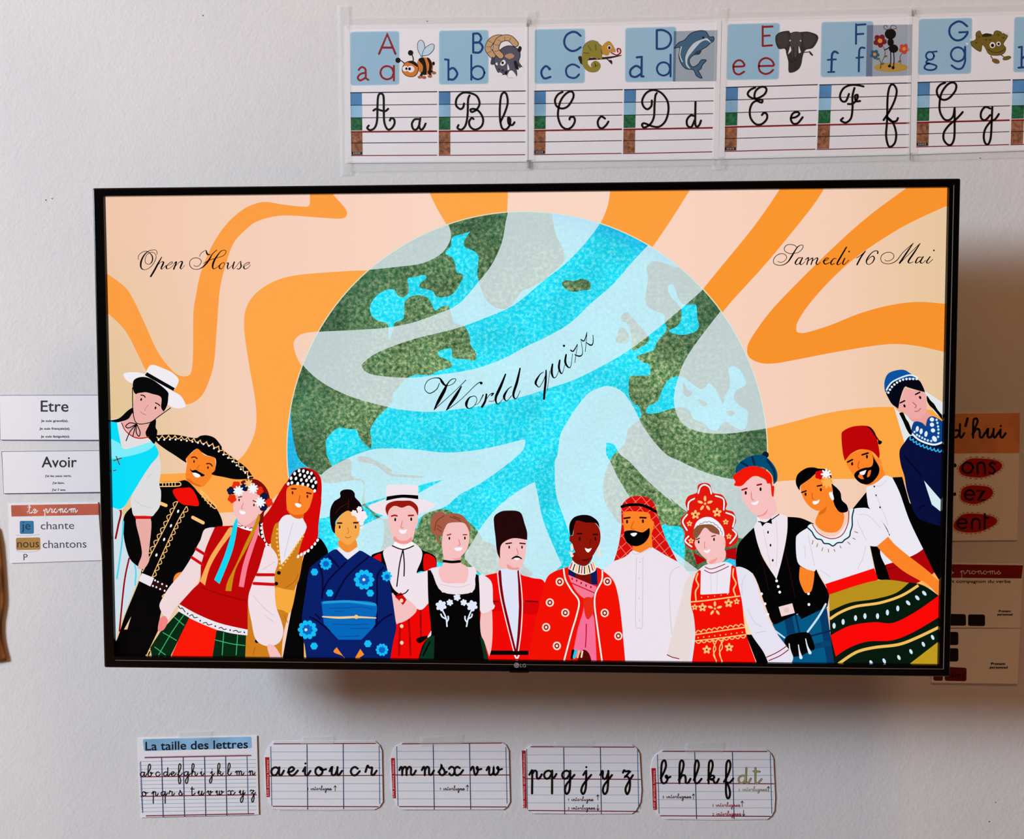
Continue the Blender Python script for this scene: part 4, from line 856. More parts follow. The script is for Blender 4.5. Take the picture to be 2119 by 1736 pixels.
P(PINK, '640,240 690,270 690,320 740,410 800,470 870,465 935,370 958,240 930,200 880,180 790,150 700,220')
P((242, 22, 4), '620,160 660,120 740,75 820,75 900,110 940,160 945,230 962,240 955,327! 940,310 930,220 905,215 890,185 850,160 790,155 740,190 690,235 630,230 640,200')
E((12, 26, 42), 890, -22, 28); P((2, 76, 116), '640,110 660,60 720,10 800,-20 880,-15 950,50 985,120 985,190 955,222! 945,150 890,90 820,70 730,80 645,132!'); SS((6, 40, 72), 18, '690,40 740,70', '780,-5 800,60', '905,20 960,110 965,190')
brows((160, 22, 12), 14, '695,268 735,255', '820,228 855,220'); E((20, 4, 4), 725, 292, 9, 16); E((20, 4, 4), 848, 262, 9, 16); S((222, 120, 116), 7, '770,290 775,340 790,352'); P(WH, '770,375 800,370 830,356 820,385 790,392')
SS(BK, 8, '830,530 870,537', '935,515 1000,470'); P(BK, '842,525! 890,535 935,498! 942,550! 895,540 860,570!'); P(WH, '820,490 850,525! 822,520!'); EE(BK, 7, 12, '908,618 928,725 946,850'); EE(WH, 11, 12, '977,1020 990,1067 1002,1113 852,1128 880,1210 903,1298 1240,1125 1243,1215')
SS((214, 200, 210), 4, '870,600 900,760 930,900', '975,520 985,700 975,900'); S((60, 10, 14), 3, '1050,780 1090,960 1130,1160'); S((60, 10, 14), 3, '830,780 870,900 910,1100')
Q((240, 214, 212), '992,1235 1105,1205 1126,1285 1015,1315'); E((228, 200, 200), 1058, 1262, 22); P(BK, '1050,1490 1100,1460 1230,1445 1270,1500 1290,1580 1250,1600 1170,1640 1080,1640 1040,1540')
SS((224, 236, 246), 14, '1078,1540,8 1084,1590,12 1098,1650,26', '1155,1550,8 1162,1600,12 1175,1655,26', '1215,1500,8 1228,1560,12 1250,1615,26'); S((196, 226, 242), 17, '1382,1212 1320,1320 1232,1440'); S((196, 226, 242), 13, '945,1420 1040,1490')
# ---- woman in a red crown headdress
TVS.group('crown'); view('F')
P((232, 216, 214), '310,945 260,980 220,1040 180,1200 140,1350 66,1630! 150,1662 240,1700! 290,1450 300,1150'); P((230, 226, 240), '640,910 740,930 800,1010 850,1180 940,1400 1070,1580 1110,1650 1090,1710! 905,1700! 860,1600 760,1450 700,1250 660,1050')
P((226, 222, 236), '300,1400! 320,1700! 240,1700! 280,1500')
P((236, 230, 240), '330,930! 400,885 560,865 630,905! 620,1180! 320,1190!'); P((242, 12, 2), '310,960! 350,940 352,1135! 582,1122! 600,905 640,910! 660,1050 690,1200 720,1450 808,1710! 270,1710! 300,1480 290,1320 265,1200 280,1050')
P((236, 230, 240), '350,940! 400,890 550,870 602,908! 582,1118! 345,1132!'); SS((150, 4, 26), 7, '385,905 440,922 550,882', '380,932 450,955 580,900'); SS((208, 200, 212), 4, '432,960 434,1120', '484,955 482,1115')
SS(CRM, 12, '325,960 310,1010 330,1060 305,1110 310,1190', '620,920 615,980 640,1040 620,1090 635,1140'); S(CRM, 11, '265,1195 400,1182 670,1145'); dots(CRM, 5, '355,1157 450,1148 570,1130', 5)
def posy(x, y, r, n=5, rot=-90): bloom(CRM, x, y, r, n, rot, .3, (190, 30, 20))
posy(298, 1238, 26); posy(362, 1240, 36); posy(578, 1205, 36); posy(645, 1190, 26); posy(395, 1590, 36); posy(580, 1570, 36); petals(CRM, 465, 1250, 62)
scallop(CRM, 8, '705,1392 500,1420 305,1452', 9, 18); S(CRM, 10, '305,1465 500,1435 705,1405'); S(CRM, 10, '300,1517 500,1494 715,1465'); scallop(CRM, 8, '303,1520 500,1497 720,1470', 9, 20); dots(CRM, 6, '325,1490 500,1470 690,1445', 9)
SS(CRM, 8, '445,1520 470,1580 450,1630 475,1680', '475,1520 450,1590 475,1690', '510,1510 525,1570 500,1620 525,1690', '535,1510 500,1580 520,1690')
SS((150, 4, 26), 8, '890,1652 980,1610 1055,1560', '910,1678 1000,1640 1070,1590', '68,1632 110,1652 165,1665'); SS((204, 200, 214), 5, '740,1260 790,1360 850,1400', '800,1450 890,1435', '720,970 690,1040 690,1130')
Q((182, 2, 12), '540,770 645,743 642,848 545,825'); Q((182, 2, 12), '288,785 397,850 318,888'); P(PINK, '400,870 450,882 545,850 545,760 420,800'); P((244, 158, 146), '420,862 470,830 492,810 480,850 440,880')
KO = '320,290 330,230 380,210 430,225 450,290 530,310 570,380 560,430 620,450 645,520 620,590 660,640 640,710 560,740 540,650 520,560 440,500 340,520 300,600 310,760 240,740 210,690 220,620 190,560 190,500 240,450 225,380 250,320'
P((226, 24, 12), KO)
for s in ('332,296 350,244 385,226 425,248 440,300', '300,340 254,370 247,432', '475,317 540,345 542,432', '240,472 202,530 238,602', '562,457 630,490 616,572', '250,652 222,692 275,738', '615,597 645,640 592,710'): S((150, 6, 14), 20, s); S((250, 236, 238), 13, s)
petals(CRM, 388, 382, 66); posy(308, 473, 38); posy(487, 455, 38); posy(258, 547, 24); posy(558, 533, 24); posy(270, 690, 24); posy(583, 652, 24)
P((244, 240, 248), '293,592! 320,530 380,495 450,500 520,560 545,620 540,660 510,640 500,600 440,550 360,560'); scallop((20, 20, 40), 4, '525,640 505,590 440,540 370,545 310,585', 8, 8)
P((142, 82, 54), '288,662! 290,600 340,560 400,553 450,560 500,600 508,642! 440,622 388,575 350,630'); P(PINK, '300,700 340,640 385,580 440,620 510,640 545,660 555,720 530,800 480,830 430,850 380,830 320,760')
brows((120, 48, 40), 10, '315,680 340,668', '440,652 470,645'); E((40, 8, 8), 333, 698, 7, 14); E((40, 8, 8), 460, 677, 7, 14); S((224, 130, 124), 6, '385,695 380,740 392,745'); P(WH, '372,768 402,768 430,758 415,785 395,790')
# ---- man in a red fez
TVS.group('fez'); view('G')
Q(BK, '722,392 840,248 1065,122 1142,118 1200,330 1310,450 1465,480 1465,960 1240,1012 1040,985 930,965 872,690 960,600')
P((236, 232, 242), '845,210 870,190 990,110 1060,125! 1120,250 1200,480 1312,715! 1200,785 995,848! 955,730 1030,600 960,470 870,380 850,300'); P((172, 2, 6), '998,845! 1200,780 1312,718! 1402,908! 1290,980 1240,1000 1038,975!'); S((120, 2, 6), 8, '1020,880 1150,850')
EE(BK, 7, 9, '910,197 925,270 957,370 1030,598'); SS((208, 202, 214), 4, '925,260 960,360 1000,450 1020,520', '890,190 960,190 1010,150')
view('H')
P(ORG, '680,860 700,810 800,760 880,760 900,800 960,870 1002,962! 940,1020 870,1054 800,1030 740,970 700,910'); P((250, 140, 60), '930,830 968,840 968,885 950,900')
P((190, 2, 6), '640,640 660,600 740,565 850,560 900,590 930,650 955,780 950,832! 890,770 800,755 720,790 668,852! 650,780'); S(BK, 14, '855,568,6 885,585,14 920,640,10 955,690,10'); P(BK, '945,680 975,690 965,712 945,710')
P(BK, '890,778! 910,830 950,900 945,960 900,1020 850,1045 790,1030 745,980 760,940 820,910 880,900 900,870 900,820'); P((250, 120, 30), '775,978 800,955 825,1000! 800,1000'); P((250, 120, 30), '850,982 862,935 885,925! 872,975'); P(WH, '790,945 845,925! 828,962 800,965')
brows(BK, 14, '690,860 730,840', '810,800 860,785'); E((40, 8, 2), 727, 875, 9, 15); E((40, 8, 2), 850, 815, 9, 16); S((222, 78, 10), 8, '785,855 775,895 785,915')
# ---- woman in a blue cap with braids
TVS.group('blue_cap'); view('H')
P((226, 230, 230), '1075,400! 1130,450 1250,500 1230,640 1160,695!'); P((226, 230, 230), '1325,265! 1478,365! 1478,500! 1400,430')
P((6, 14, 58), '1220,640 1160,700 1120,770 1130,880 1160,980 1180,1100 1240,1280 1300,1340 1475,1395! 1475,700! 1340,690'); P(BK, '1240,1285! 1300,1340 1475,1395! 1475,1420! 1300,1400'); Q((214, 234, 240), '1322,1012 1475,1190 1475,1275 1450,1262 1385,1210'); S((2, 2, 16), 10, '1160,810 1230,890 1300,970'); S((2, 2, 16), 9, '1280,1250 1300,1225 1330,1220')
P((236, 160, 156), '1200,470 1240,530 1330,545 1375,450'); P((10, 66, 138), '1240,530 1300,530 1338,562! 1355,500 1400,480 1475,520! 1475,700! 1400,715 1290,680 1220,625')
EE((226, 240, 250), 13, 24, '1268,585 1300,605 1340,627', 8); EE((226, 240, 250), 18, 17, '1390,507 1390,550 1398,597', 20); E((226, 240, 250), 1410, 667, 18, 26, -30); EE((200, 232, 250), 9, 10, '1245,610 1265,635 1285,645 1308,658 1330,670 1355,680 1383,685 1428,510 1435,535 1440,565 1443,590 1443,620 1440,650')
S((236, 244, 250), 15, '1225,625 1290,680 1400,715 1475,695'); scallop((40, 186, 236), 9, '1210,650 1290,705 1400,745 1470,760', 9, 20)
P(BK, '1118,455! 1150,450 1175,500 1200,540 1225,620 1208,632 1180,590 1150,520'); P(BK, '1350,310 1380,350 1410,380 1440,430 1475,470! 1475,510! 1410,430 1370,390 1350,350')
P((10, 82, 156), '1005,280 1000,190 1040,120 1150,95 1220,130 1282,172! 1200,170 1100,190 1040,240'); P((4, 6, 20), '1010,290! 1060,210 1130,180 1200,172 1280,180 1315,230 1335,282! 1270,265 1200,245 1165,240 1130,330 1112,418! 1060,380 1030,330')
S((226, 242, 250), 12, '1015,262 1060,200 1150,155 1220,140 1275,163'); dots((226, 242, 250), 10, '1030,285 1060,238 1110,197 1170,174 1265,172', 11)
P((238, 170, 166), '1115,400 1150,300 1170,245 1220,262 1330,285 1345,360 1340,450 1300,490 1240,500 1190,480 1150,440'); E((238, 170, 166), 1125, 428, 18)
brows(BK, 12, '1128,370 1165,352', '1255,300 1290,282'); E((20, 6, 8), 1163, 395, 9, 14, -20); E((20, 6, 8), 1293, 325, 9, 14, -20); S((194, 96, 88), 8, '1232,365 1260,395 1250,410'); S((190, 96, 88), 7, '1248,440 1275,438 1297,415')
# ---- woman in a striped skirt
TVS.group('striped_skirt'); view('G')
P((236, 232, 242), '355,540 400,510 480,600 600,600 690,480 700,400 735,385 790,375 870,385 960,470 1030,600 1010,640 940,690 868,690! 880,760 906,882! 500,1008! 430,890 410,900 340,880 270,820 258,640 280,590')
P(ORG, '290,860! 350,885 410,900! 405,970 385,1060 350,1078 325,1070 285,970'); P(ORG, '928,692! 1022,612! 1080,680 1200,780 1330,880 1450,985! 1450,1120! 1370,1030 1290,980 1150,900 1030,800 960,730'); P((250, 180, 90), '1240,1005! 1300,975! 1370,1030 1320,1025'); P((250, 176, 86), '1378,928! 1402,908! 1450,985!')
P(ORG, '445,420 420,500 470,560 540,580 610,565 650,500 655,420 590,380 560,250 500,330'); P(ORG, '300,220 320,170 430,90 500,150 560,200 555,260 520,330 480,380 440,400 380,370 330,310')
P(BK, '260,170 275,100 340,50 400,40 450,50 500,55 550,90 560,170 600,210 630,250 640,310 680,350 690,400 640,415 600,390 570,320 560,200 520,140 440,90 370,140 300,190 290,230'); P((226, 106, 20), '448,415! 500,375 516,362 500,410 452,436!')
P((226, 244, 248), '355,540 400,510 450,595 550,635 640,605 698,480 700,400 735,390 715,520 690,610 600,665 560,685 490,660 430,625')
bloom((214, 10, 10), 455, 103, 38, 5, 0, .5); bloom((246, 246, 250), 512, 97, 46, 8, 0, .2); bloom((250, 176, 84), 520, 162, 52, 8, 10, .22); P(WH, '535,250 560,248 575,300 560,312 540,280')
brows((30, 8, 2), 12, '308,248 345,235', '438,195 475,188'); E((40, 10, 2), 340, 263, 9, 14); E((40, 10, 2), 467, 225, 9, 14); S((214, 92, 16), 7, '395,255 395,295 408,303'); P(WH, '398,322 430,318 455,306 445,335 410,348')
S((190, 20, 40), 8, '395,515 450,590 550,630 640,600 690,500 698,400'); S((10, 44, 56), 11, '355,540 390,572 405,600 430,630 470,640 490,668 530,672 565,690 600,665 640,660 660,640 700,612 710,570 725,520 725,450 738,390')
for s in ('400,645 392,675', '438,672 430,697', '480,705 473,730', '527,718 528,740', '573,718 580,735', '622,690 632,708', '688,658 705,675', '730,625 748,635', '745,572 770,580'): L((150, 128, 60), 7, s)
SS((206, 204, 216), 5, '360,600 380,700 410,850', '330,690 335,790', '780,430 860,440 960,540', '765,480 800,560 840,640', '770,880 815,780 835,700', '460,890 540,945')
Q((250, 8, 4), '498,1006 905,873 937,970 530,1092')
P((5, 24, 12), '530,1090! 930,975 1190,990 1320,1020 1450,1110! 1440,1690! 575,1690! 540,1430'); P((184, 144, 28), '530,1092! 930,973 1192,993! 1080,1080 900,1130 700,1160 532,1232!')
S((244, 192, 92), 22, '535,1295 620,1240 750,1190 950,1160 1130,1100 1270,1015', cap=False); P((250, 6, 4), '540,1430! 700,1350 900,1320 1060,1325 1250,1230 1450,1090! 1450,1270! 1230,1400 1050,1470 850,1480 700,1530 582,1604!'); S((238, 188, 90), 24, '605,1665 750,1570 900,1530 1100,1505 1250,1450 1450,1355', cap=False); Q((190, 152, 30), '1445,1470 1445,1690 1160,1690')
EE((206, 232, 246), 13, 24, '570,1350 645,1318 748,1286 826,1270 930,1270 1012,1240 1098,1206', 0); EE((206, 232, 246), 13, 24, '1184,1160 1260,1118 1318,1080', -40); EE((206, 232, 246), 12, 22, '875,1655 983,1640 1105,1612 1205,1563 1308,1502 1385,1445', -25)

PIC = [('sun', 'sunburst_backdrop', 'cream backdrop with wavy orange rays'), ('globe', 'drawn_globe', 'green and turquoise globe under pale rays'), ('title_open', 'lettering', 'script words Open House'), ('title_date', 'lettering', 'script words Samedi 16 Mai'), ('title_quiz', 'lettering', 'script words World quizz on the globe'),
       ('sombrero', 'drawn_person', 'moustached man in black sombrero and red bow'), ('boater_woman', 'drawn_person', 'woman in white boater hat and turquoise shawl'), ('red_veil', 'drawn_person', 'woman in red veil with beaded cap'), ('flower_crown', 'drawn_person', 'girl with flower crown and ribbons on red vest'), ('white_hat', 'drawn_person', 'man in wide white hat and red trousers'),
       ('kimono', 'drawn_person', 'woman in navy flowered kimono with blue sash'), ('fur_hat', 'drawn_person', 'man in tall dark hat and red coat'), ('dirndl', 'drawn_person', 'woman with brown bun in black embroidered dress'), ('headscarf', 'drawn_person', 'bearded man in red checked headscarf and white robe'), ('red_cloak', 'drawn_person', 'dark-skinned person in red cloak with ring pattern'),
       ('kilt', 'drawn_person', 'red-haired man in black waistcoat and blue kilt'), ('crown', 'drawn_person', 'woman in red lobed headdress and red dress'), ('fez', 'drawn_person', 'bearded man in red fez and white shirt'), ('blue_cap', 'drawn_person', 'woman in blue beaded cap with braids'), ('striped_skirt', 'drawn_person', 'woman in white blouse and striped skirt')]
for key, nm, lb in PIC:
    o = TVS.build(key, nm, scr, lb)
    o.matrix_parent_inverse = scr.matrix_world.inverted() if False else Matrix.Identity(4)
# maker's mark on the bezel
LOGO = Sheet(pix_panel, -0.0078, 2.0e-5).group('logo'); use(LOGO, M_PRINT); view('O')
E((150, 152, 158), 1065.6, 1373.4, 5.4); S((40, 42, 50), .9, '1064.6,1371 1064.6,1375.2 1067,1375.2'); S((40, 42, 50), .8, '1066,1369.8 1063,1370.6 1061.8,1373.5 1063.5,1376.6 1067,1376.6 1069.2,1373.6 1067.4,1373.6')
TX((150, 152, 158), 'LG', 1072.9, 1377.2, 1084.8, 1377.4, 7.0)
lg = LOGO.build('logo', 'logo', tv, 'small silver LG mark'); lg.matrix_parent_inverse = Matrix.Translation((0, -WALL_Y, -Z0))

# ================================================================== printed sheets on the wall
PAPER = plain('white_paper', (246, 242, 246), .6, .3)
PAPER_WARM = plain('cream_paper', (252, 248, 242), .6, .3)
def paper(name, outline, label, cat, group=None, y=WALL_Y - .0006, thick=.0005, curl=0.0, mat=None, r=0):
    """thin sheet cut to an outline given in photograph pixels"""
    px_ = [(p[0], p[1]) for p in pts_of(outline)]
    front = [Vector((*pix_wall(x, yy),)) for x, yy in px_]
    n = len(front); V_ = [(p[0], y - thick, p[1]) for p in front] + [(p[0], y, p[1]) for p in front]
    F_ = [tuple(range(n))[::-1], tuple(range(n, 2 * n))] + [(i, (i + 1) % n, n + (i + 1) % n, n + i) for i in range(n)]
    bm = bmesh.new(); vs = [bm.verts.new(v) for v in V_]
    for f in F_: bm.faces.new([vs[i] for i in f])
    o = bm_obj(name, bm, mat or PAPER); tag(o, label, cat, group)
    return o
def sheet_for(y=WALL_Y - .0006, thick=.0005): return Sheet(pix_wall, y - thick - .00006, 2.0e-5)
def tape(outline, label, y=WALL_Y - .0016):
    return paper('adhesive_tape', outline, label, 'tape', 'clear tape holding the sheets', y, .00008, 0, M_TAPE)

# ---------------- alphabet frieze above the television
IR = (150, 34, 42); IB = (24, 68, 128); LN = (24, 22, 34); RL = (140, 28, 34); PAN = (158, 198, 222); PAN2 = (178, 212, 232)
def frieze_lines(block, side, sh):
    cn = [(p[0], p[1]) for p in pts_of(block)]
    fr = [0, .199, .399, .622, .8, 1.0]
    sh.part('sky_grass_soil_strip')
    for a, b, c, m in ((.006, .199, (86, 140, 190), M_WASH), (.199, .395, (150, 196, 226), M_WASH), (.399, .60, (38, 104, 66), M_PHOTO), (.622, .99, (152, 98, 70), M_PHOTO)):
        fill(c, [bil(cn, 0.002, a), bil(cn, .134, a), bil(cn, .134, b), bil(cn, 0.002, b)], m)
    if side == 0:
        fill((26, 24, 26), [bil(cn, .006, .94), bil(cn, .125, .94), bil(cn, .125, .985), bil(cn, .006, .985)])
        for k in range(5):
            a, b = bil(cn, .03 + .018 * k, .95), bil(cn, .03 + .018 * k, .972); ribbon((220, 218, 218), [a, b], [1.1, 1.1])
    sh.part('writing_lines')
    for f, c, w in zip(fr, (LN, LN, LN, RL, LN, RL), (2.0, 1.5, 1.5, 3.4, 1.5, 1.9)):
        ribbon(c, [bil(cn, 0, f), bil(cn, 1, f)], [w, w], None, False)
W_ = 21
def letters(c, *ss):
    for s in ss: S(c, W_, s, n=6)
def pr(c, w, *ss):
    for s in ss: L(c, w, s)
def ringo(c, w, x, y, r): 
    k = 8; S(c, w, ' '.join(f'{x+r*math.cos(2*math.pi*i/k):.1f},{y+r*math.sin(2*math.pi*i/k):.1f}' for i in range(k + 1)), n=4)

def panel(s, r=26): rquad(PAN2, s, r + 6); 
def frieze(outline, label, left, right):
    o = paper('alphabet_sheet', outline, label, 'alphabet sheet', 'alphabet sheets in the frieze above the television')
    sh = sheet_for(); use(sh, M_PRINT)
    for side, spec in enumerate((left, right)):
        sh.part('letter_panel'); view(spec['v']); rquad(PAN2, spec['panel'], 32)
        q = [Vector((a[0], a[1])) for a in pts_of(spec['panel'])]; c0 = sum(q, Vector((0, 0))) / 4
        vv = VW; ins = ' '.join(f'{((p.x + (c0.x - p.x) * .035) - vv[0]) * vv[2]:.1f},{((p.y + (c0.y - p.y) * .035) - vv[1]) * vv[2]:.1f}' for p in q)
        rquad(PAN, ins, 26)
        spec['letters']()
        frieze_lines(spec['block'], side, sh); view(spec['v'])
        for h_ in (spec['hand'][:spec['nc']], spec['hand'][spec['nc']:]) if spec['hand'] else ():
            sh.part('handwritten_letter'); letters(BK, *h_)
        if spec.get('pic'): sh.part('illustration', spec['pl']); spec['pic']()
    sh.build_all(o)
    return o
def nl(): SH_.part('printed_letter')
# ---- animal pictures
OL = (34, 28, 34)
def out_p(c, s, w=7): P(c, s); S(OL, w, s.replace('!', ''), closed=True, n=4)
def bee():
    for s in ('830,570 795,500 795,430 825,402 855,430 865,500 850,560', '835,560 860,490 920,445 955,450 950,500 900,550'): P((206, 226, 240), s); S((54, 84, 124), 6, s, closed=True)
    P((222, 126, 46), '800,600 850,575 910,590 945,650 935,720 880,750 820,730 785,660'); P(BK, '800,598 850,578 878,650 880,742 840,740 845,660'); P(BK, '885,578 918,595 938,660 920,722 898,735 908,650')
    E(BK, 950, 636, 14, 19); SS(BK, 26, '840,730 825,760', '905,720 920,750', '930,715 950,730')
    for x, y in ((815, 772), (856, 775), (915, 764), (955, 730)): E((176, 104, 60), x, y, 22, 15)
    P((222, 128, 48), '638,685 668,630 740,612 790,650 797,710 760,762 690,762 645,725'); S(OL, 6, '638,685 668,630 740,612 790,650 797,710 760,762 690,762 645,725', closed=True); P(BK, '690,620 740,610 785,640 790,670 740,640')
    E(WH, 670, 688, 30, 28); E(WH, 724, 692, 37, 34); E(BK, 681, 688, 12, 13); E(BK, 712, 690, 14, 15)
    SS(BK, 9, '660,635 630,610 605,605', '745,615 748,585 738,555'); E(BK, 596, 604, 25, 27); E(BK, 722, 530, 26, 27)
def ram():
    out_p((90, 88, 104), '1560,560 1640,480 1720,460 1800,500 1815,560 1800,620 1840,680 1830,705 1785,640 1760,650 1780,720 1770,770 1690,770 1700,700 1660,745 1600,730 1560,640')
    P((24, 22, 28), '1750,620 1780,615 1800,690 1775,690'); P((24, 22, 28), '1788,505 1808,462 1830,480 1815,525'); P(WH, '1690,770 1705,715 1740,710 1780,770 1740,778'); P(WH, '1800,705 1830,670 1858,708 1820,714'); P(WH, '1580,750 1610,725 1640,745 1600,752')
    for s in ('1540,555 1495,490 1520,420 1570,385 1625,380', '1622,560 1572,500 1592,420 1640,385 1710,385 1768,440'): S(OL, 66, s); S((208, 166, 122), 54, s)
    for s in ('1490,530 1525,515', '1480,470 1525,470', '1500,410 1535,430', '1560,520 1600,505', '1565,450 1610,455', '1600,400 1630,425', '1660,370 1665,410', '1720,380 1705,415'): L((120, 80, 50), 5, s)
    P((196, 150, 120), '1660,560 1720,535 1758,565 1710,592'); P((70, 68, 84), '1535,570 1560,600 1555,645 1520,640'); P(WH, '1615,640 1650,598 1672,630 1640,660'); E(BK, 1640, 630, 12, 14); P(WH, '1568,640 1585,625 1590,655'); P(WH, '1690,640 1708,690 1690,700'); E((40, 36, 46), 1640, 705, 12, 10); E((40, 36, 46), 1605, 695, 10, 9); P(BK, '1660,720 1690,715 1675,755')
def chameleon():
    S((52, 22, 20), 22, '590,600 700,590 850,580 990,555,8'); S((52, 22, 20), 10, '840,585 890,625'); P((52, 22, 20), '860,605 895,605 898,645 880,630'); L((52, 22, 20), 40, '580,580 600,625')
    P((150, 138, 52), '600,600 605,500 640,440 700,412 760,430 800,470 800,540 790,585 740,582 690,575 660,600 650,650 625,660'); S((150, 138, 52), 52, '632,570 628,640 672,692 732,695 758,660 735,635 712,650')
    P((206, 150, 58), '795,470 862,412 910,460 932,520 880,522 855,556 800,540'); SS((108, 104, 40), 12, '660,460 690,505', '735,450 738,505', '618,530 665,535', '790,500 800,540'); L((150, 138, 52), 20, '735,560 750,585'); L((150, 138, 52), 20, '780,560 790,588')
    E(WH, 872, 478, 20, 22); E(BK, 872, 480, 13, 16); S((170, 24, 40), 12, '890,528 945,552 982,525 975,490 950,492 955,520'); scallop((108, 104, 40), 5, '760,430 700,412 640,440 610,490', 10, 8)
def dolphin():
    Q((164, 176, 188), '1535,315 1950,303 1938,812 1512,815'); Q((96, 124, 150), '1515,312 1540,316 1530,815 1505,815')
    out_p((66, 106, 136), '1518,485! 1560,430 1620,402 1680,340 1760,310 1830,315 1870,370 1910,370 1912,410 1880,432 1840,470 1790,500 1770,540 1725,548 1700,560 1668,600 1680,650 1710,670 1760,640 1790,600 1838,605! 1800,650 1785,690 1760,710 1797,782! 1740,760 1710,700 1640,690 1590,640 1565,560 1575,480')
    P((206, 218, 226), '1885,432 1840,405 1790,420 1740,470 1690,530 1655,580 1650,640 1680,690 1640,660 1630,580 1660,500 1720,430 1800,395 1850,385'); P((40, 66, 92), '1720,545 1740,515 1790,500 1770,545'); S((226, 234, 240), 9, '1600,620 1575,550 1590,470'); E(BK, 1808, 378, 11, 11); S((30, 44, 60), 6, '1850,380 1880,405 1905,400')
def elephant():
    P((50, 48, 48), '650,360 700,322 780,310 800,330 920,320 980,320 1060,350 1070,400 1020,480 950,500 920,560 905,640 880,690 830,722 780,720 775,620 755,540 740,490 680,490 650,430')
    P((66, 62, 62), '680,350 760,330 780,420 740,480 690,470 665,410'); P((66, 62, 62), '930,335 1040,360 1040,410 990,475 935,470'); P((72, 70, 70), '800,340 850,318 900,335 905,430 880,520 850,600 825,620 810,520 795,440'); SS((36, 34, 34), 8, '825,470 830,560 820,610', '870,470 865,550 850,600', '845,640 850,700'); S((40, 38, 38), 16, '780,590 800,620 840,610 835,580')
    P((240, 236, 230), '795,465 804,510 772,545! 785,495'); P((240, 236, 230), '880,462 902,525! 880,530'); E((214, 206, 196), 793, 408, 8); E((214, 206, 196), 898, 410, 8); S((50, 48, 48), 8, '935,525 990,520'); P((40, 38, 38), '985,510 1018,545 1015,560 990,540')
def ant():
    Q((166, 176, 190), '1560,255 2012,247 2003,755 1550,765'); Q((112, 126, 152), '1560,255 1622,252 1612,765 1550,765'); E((192, 152, 74), 1800, 675, 172, 46)
    SS((92, 92, 50), 7, '1690,690 1710,620 1740,540 1725,470', '1700,680 1690,610 1650,570', '1895,640 1890,570 1920,520')
    for c, x, y, r in (((120, 30, 40), 1690, 410, 68), ((40, 96, 130), 1637, 545, 48), ((200, 76, 60), 1930, 490, 54)): bloom(c, x, y, r, 5, -60, .42); E((236, 150, 60), x, y, r * .34)
    for x, y in ((1745, 565), (1670, 590), (1715, 640), (1885, 615)): E((110, 100, 60), x, y, 20, 9, -25)
    SS(BK, 10, '1795,520 1797,600 1790,655', '1825,520 1830,600 1825,665', '1800,460 1760,490 1735,500'); E(BK, 1793, 342, 56, 54); E(BK, 1795, 425, 32, 40); E(BK, 1824, 488, 46, 42); E(BK, 1785, 662, 17, 14); E(BK, 1820, 678, 16, 16)
    SS((92, 72, 66), 6, '1790,295 1765,298 1735,290 1728,265 1750,255 1762,275', '1800,295 1795,270 1815,255 1845,265 1850,290 1825,290'); E((226, 180, 120), 1850, 305, 12, 8)
def frog():
    FR = (122, 102, 34)
    out_p(FR, '1195,420 1245,395 1248,335 1285,310 1312,350 1380,340 1420,350 1432,320 1470,310 1550,350 1562,370 1520,440 1545,480 1530,530 1470,555 1380,545 1340,480 1310,450 1292,518 1210,465', 4); P((40, 44, 22), '1310,350 1350,335 1400,345 1395,365 1320,370'); EE((70, 62, 24), 10, 8, '1280,370 1350,400 1470,350 1390,400 1520,380 1250,430')
    SS((90, 74, 40), 9, '1395,560 1430,620', '1500,552 1545,582'); E((128, 96, 44), 1445, 612, 40, 24, 20); E((110, 98, 44), 1555, 582, 44, 20, -15); E(WH, 1412, 453, 28, 30); E(BK, 1413, 456, 16, 18); E(WH, 1473, 440, 22, 22); E(BK, 1474, 441, 12, 13); S((50, 40, 14), 6, '1365,490 1420,525 1490,520 1540,490')
    for x, y in ((1195, 398), (1160, 440), (1515, 325), (1560, 340)): E((236, 232, 228), x, y, 11)
def la():  # printed letters
    view('K1'); nl(); pr(IR, 22, '408,540 490,345 572,540', '438,478 546,478'); nl(); ringo(IR, 20, 488, 728, 66); pr(IR, 20, '556,660 556,805'); nl(); SS(IR, 20, '205,700 235,672 270,690 276,740 276,780 302,800', '274,728 222,742 196,778 222,805 272,778')
def lb_():
    view('K1'); nl(); pr(IB, 22, '1347,340 1347,525'); SS(IB, 22, '1347,340 1400,340 1426,385 1400,425 1347,428', '1347,428 1410,430 1440,475 1410,525 1347,525'); nl(); pr(IB, 20, '1328,555 1328,798'); ringo(IB, 20, 1393, 728, 66); nl(); pr(IB, 20, '1065,595 1102,600', '1100,600 1100,800'); SS(IB, 22, '1102,700 1150,682 1188,740 1150,795 1100,790')
def lc():
    view('K2'); nl(); S(IB, 22, '585,360 540,325 490,325 440,360 422,420 440,475 490,510 540,505 585,475'); nl(); SS(IB, 20, '570,675 530,650 490,648 450,675 440,715 455,760 500,780 540,775 570,745'); nl(); SS(IB, 22, '278,690 240,662 200,700 196,745 225,785 285,770'); E(IB, 275, 690, 15)
def ld():
    view('K2'); nl(); pr(IB, 22, '1345,305 1345,490'); S(IB, 22, '1345,305 1410,305 1470,340 1487,400 1462,460 1410,488 1345,490'); nl(); ringo(IB, 20, 1412, 690, 66); pr(IB, 20, '1482,548 1482,765'); nl(); pr(IB, 22, '1145,575 1195,570', '1195,570 1192,762', '1192,765 1212,765'); S(IB, 22, '1192,690 1140,660 1084,700 1086,755 1135,770 1192,735')
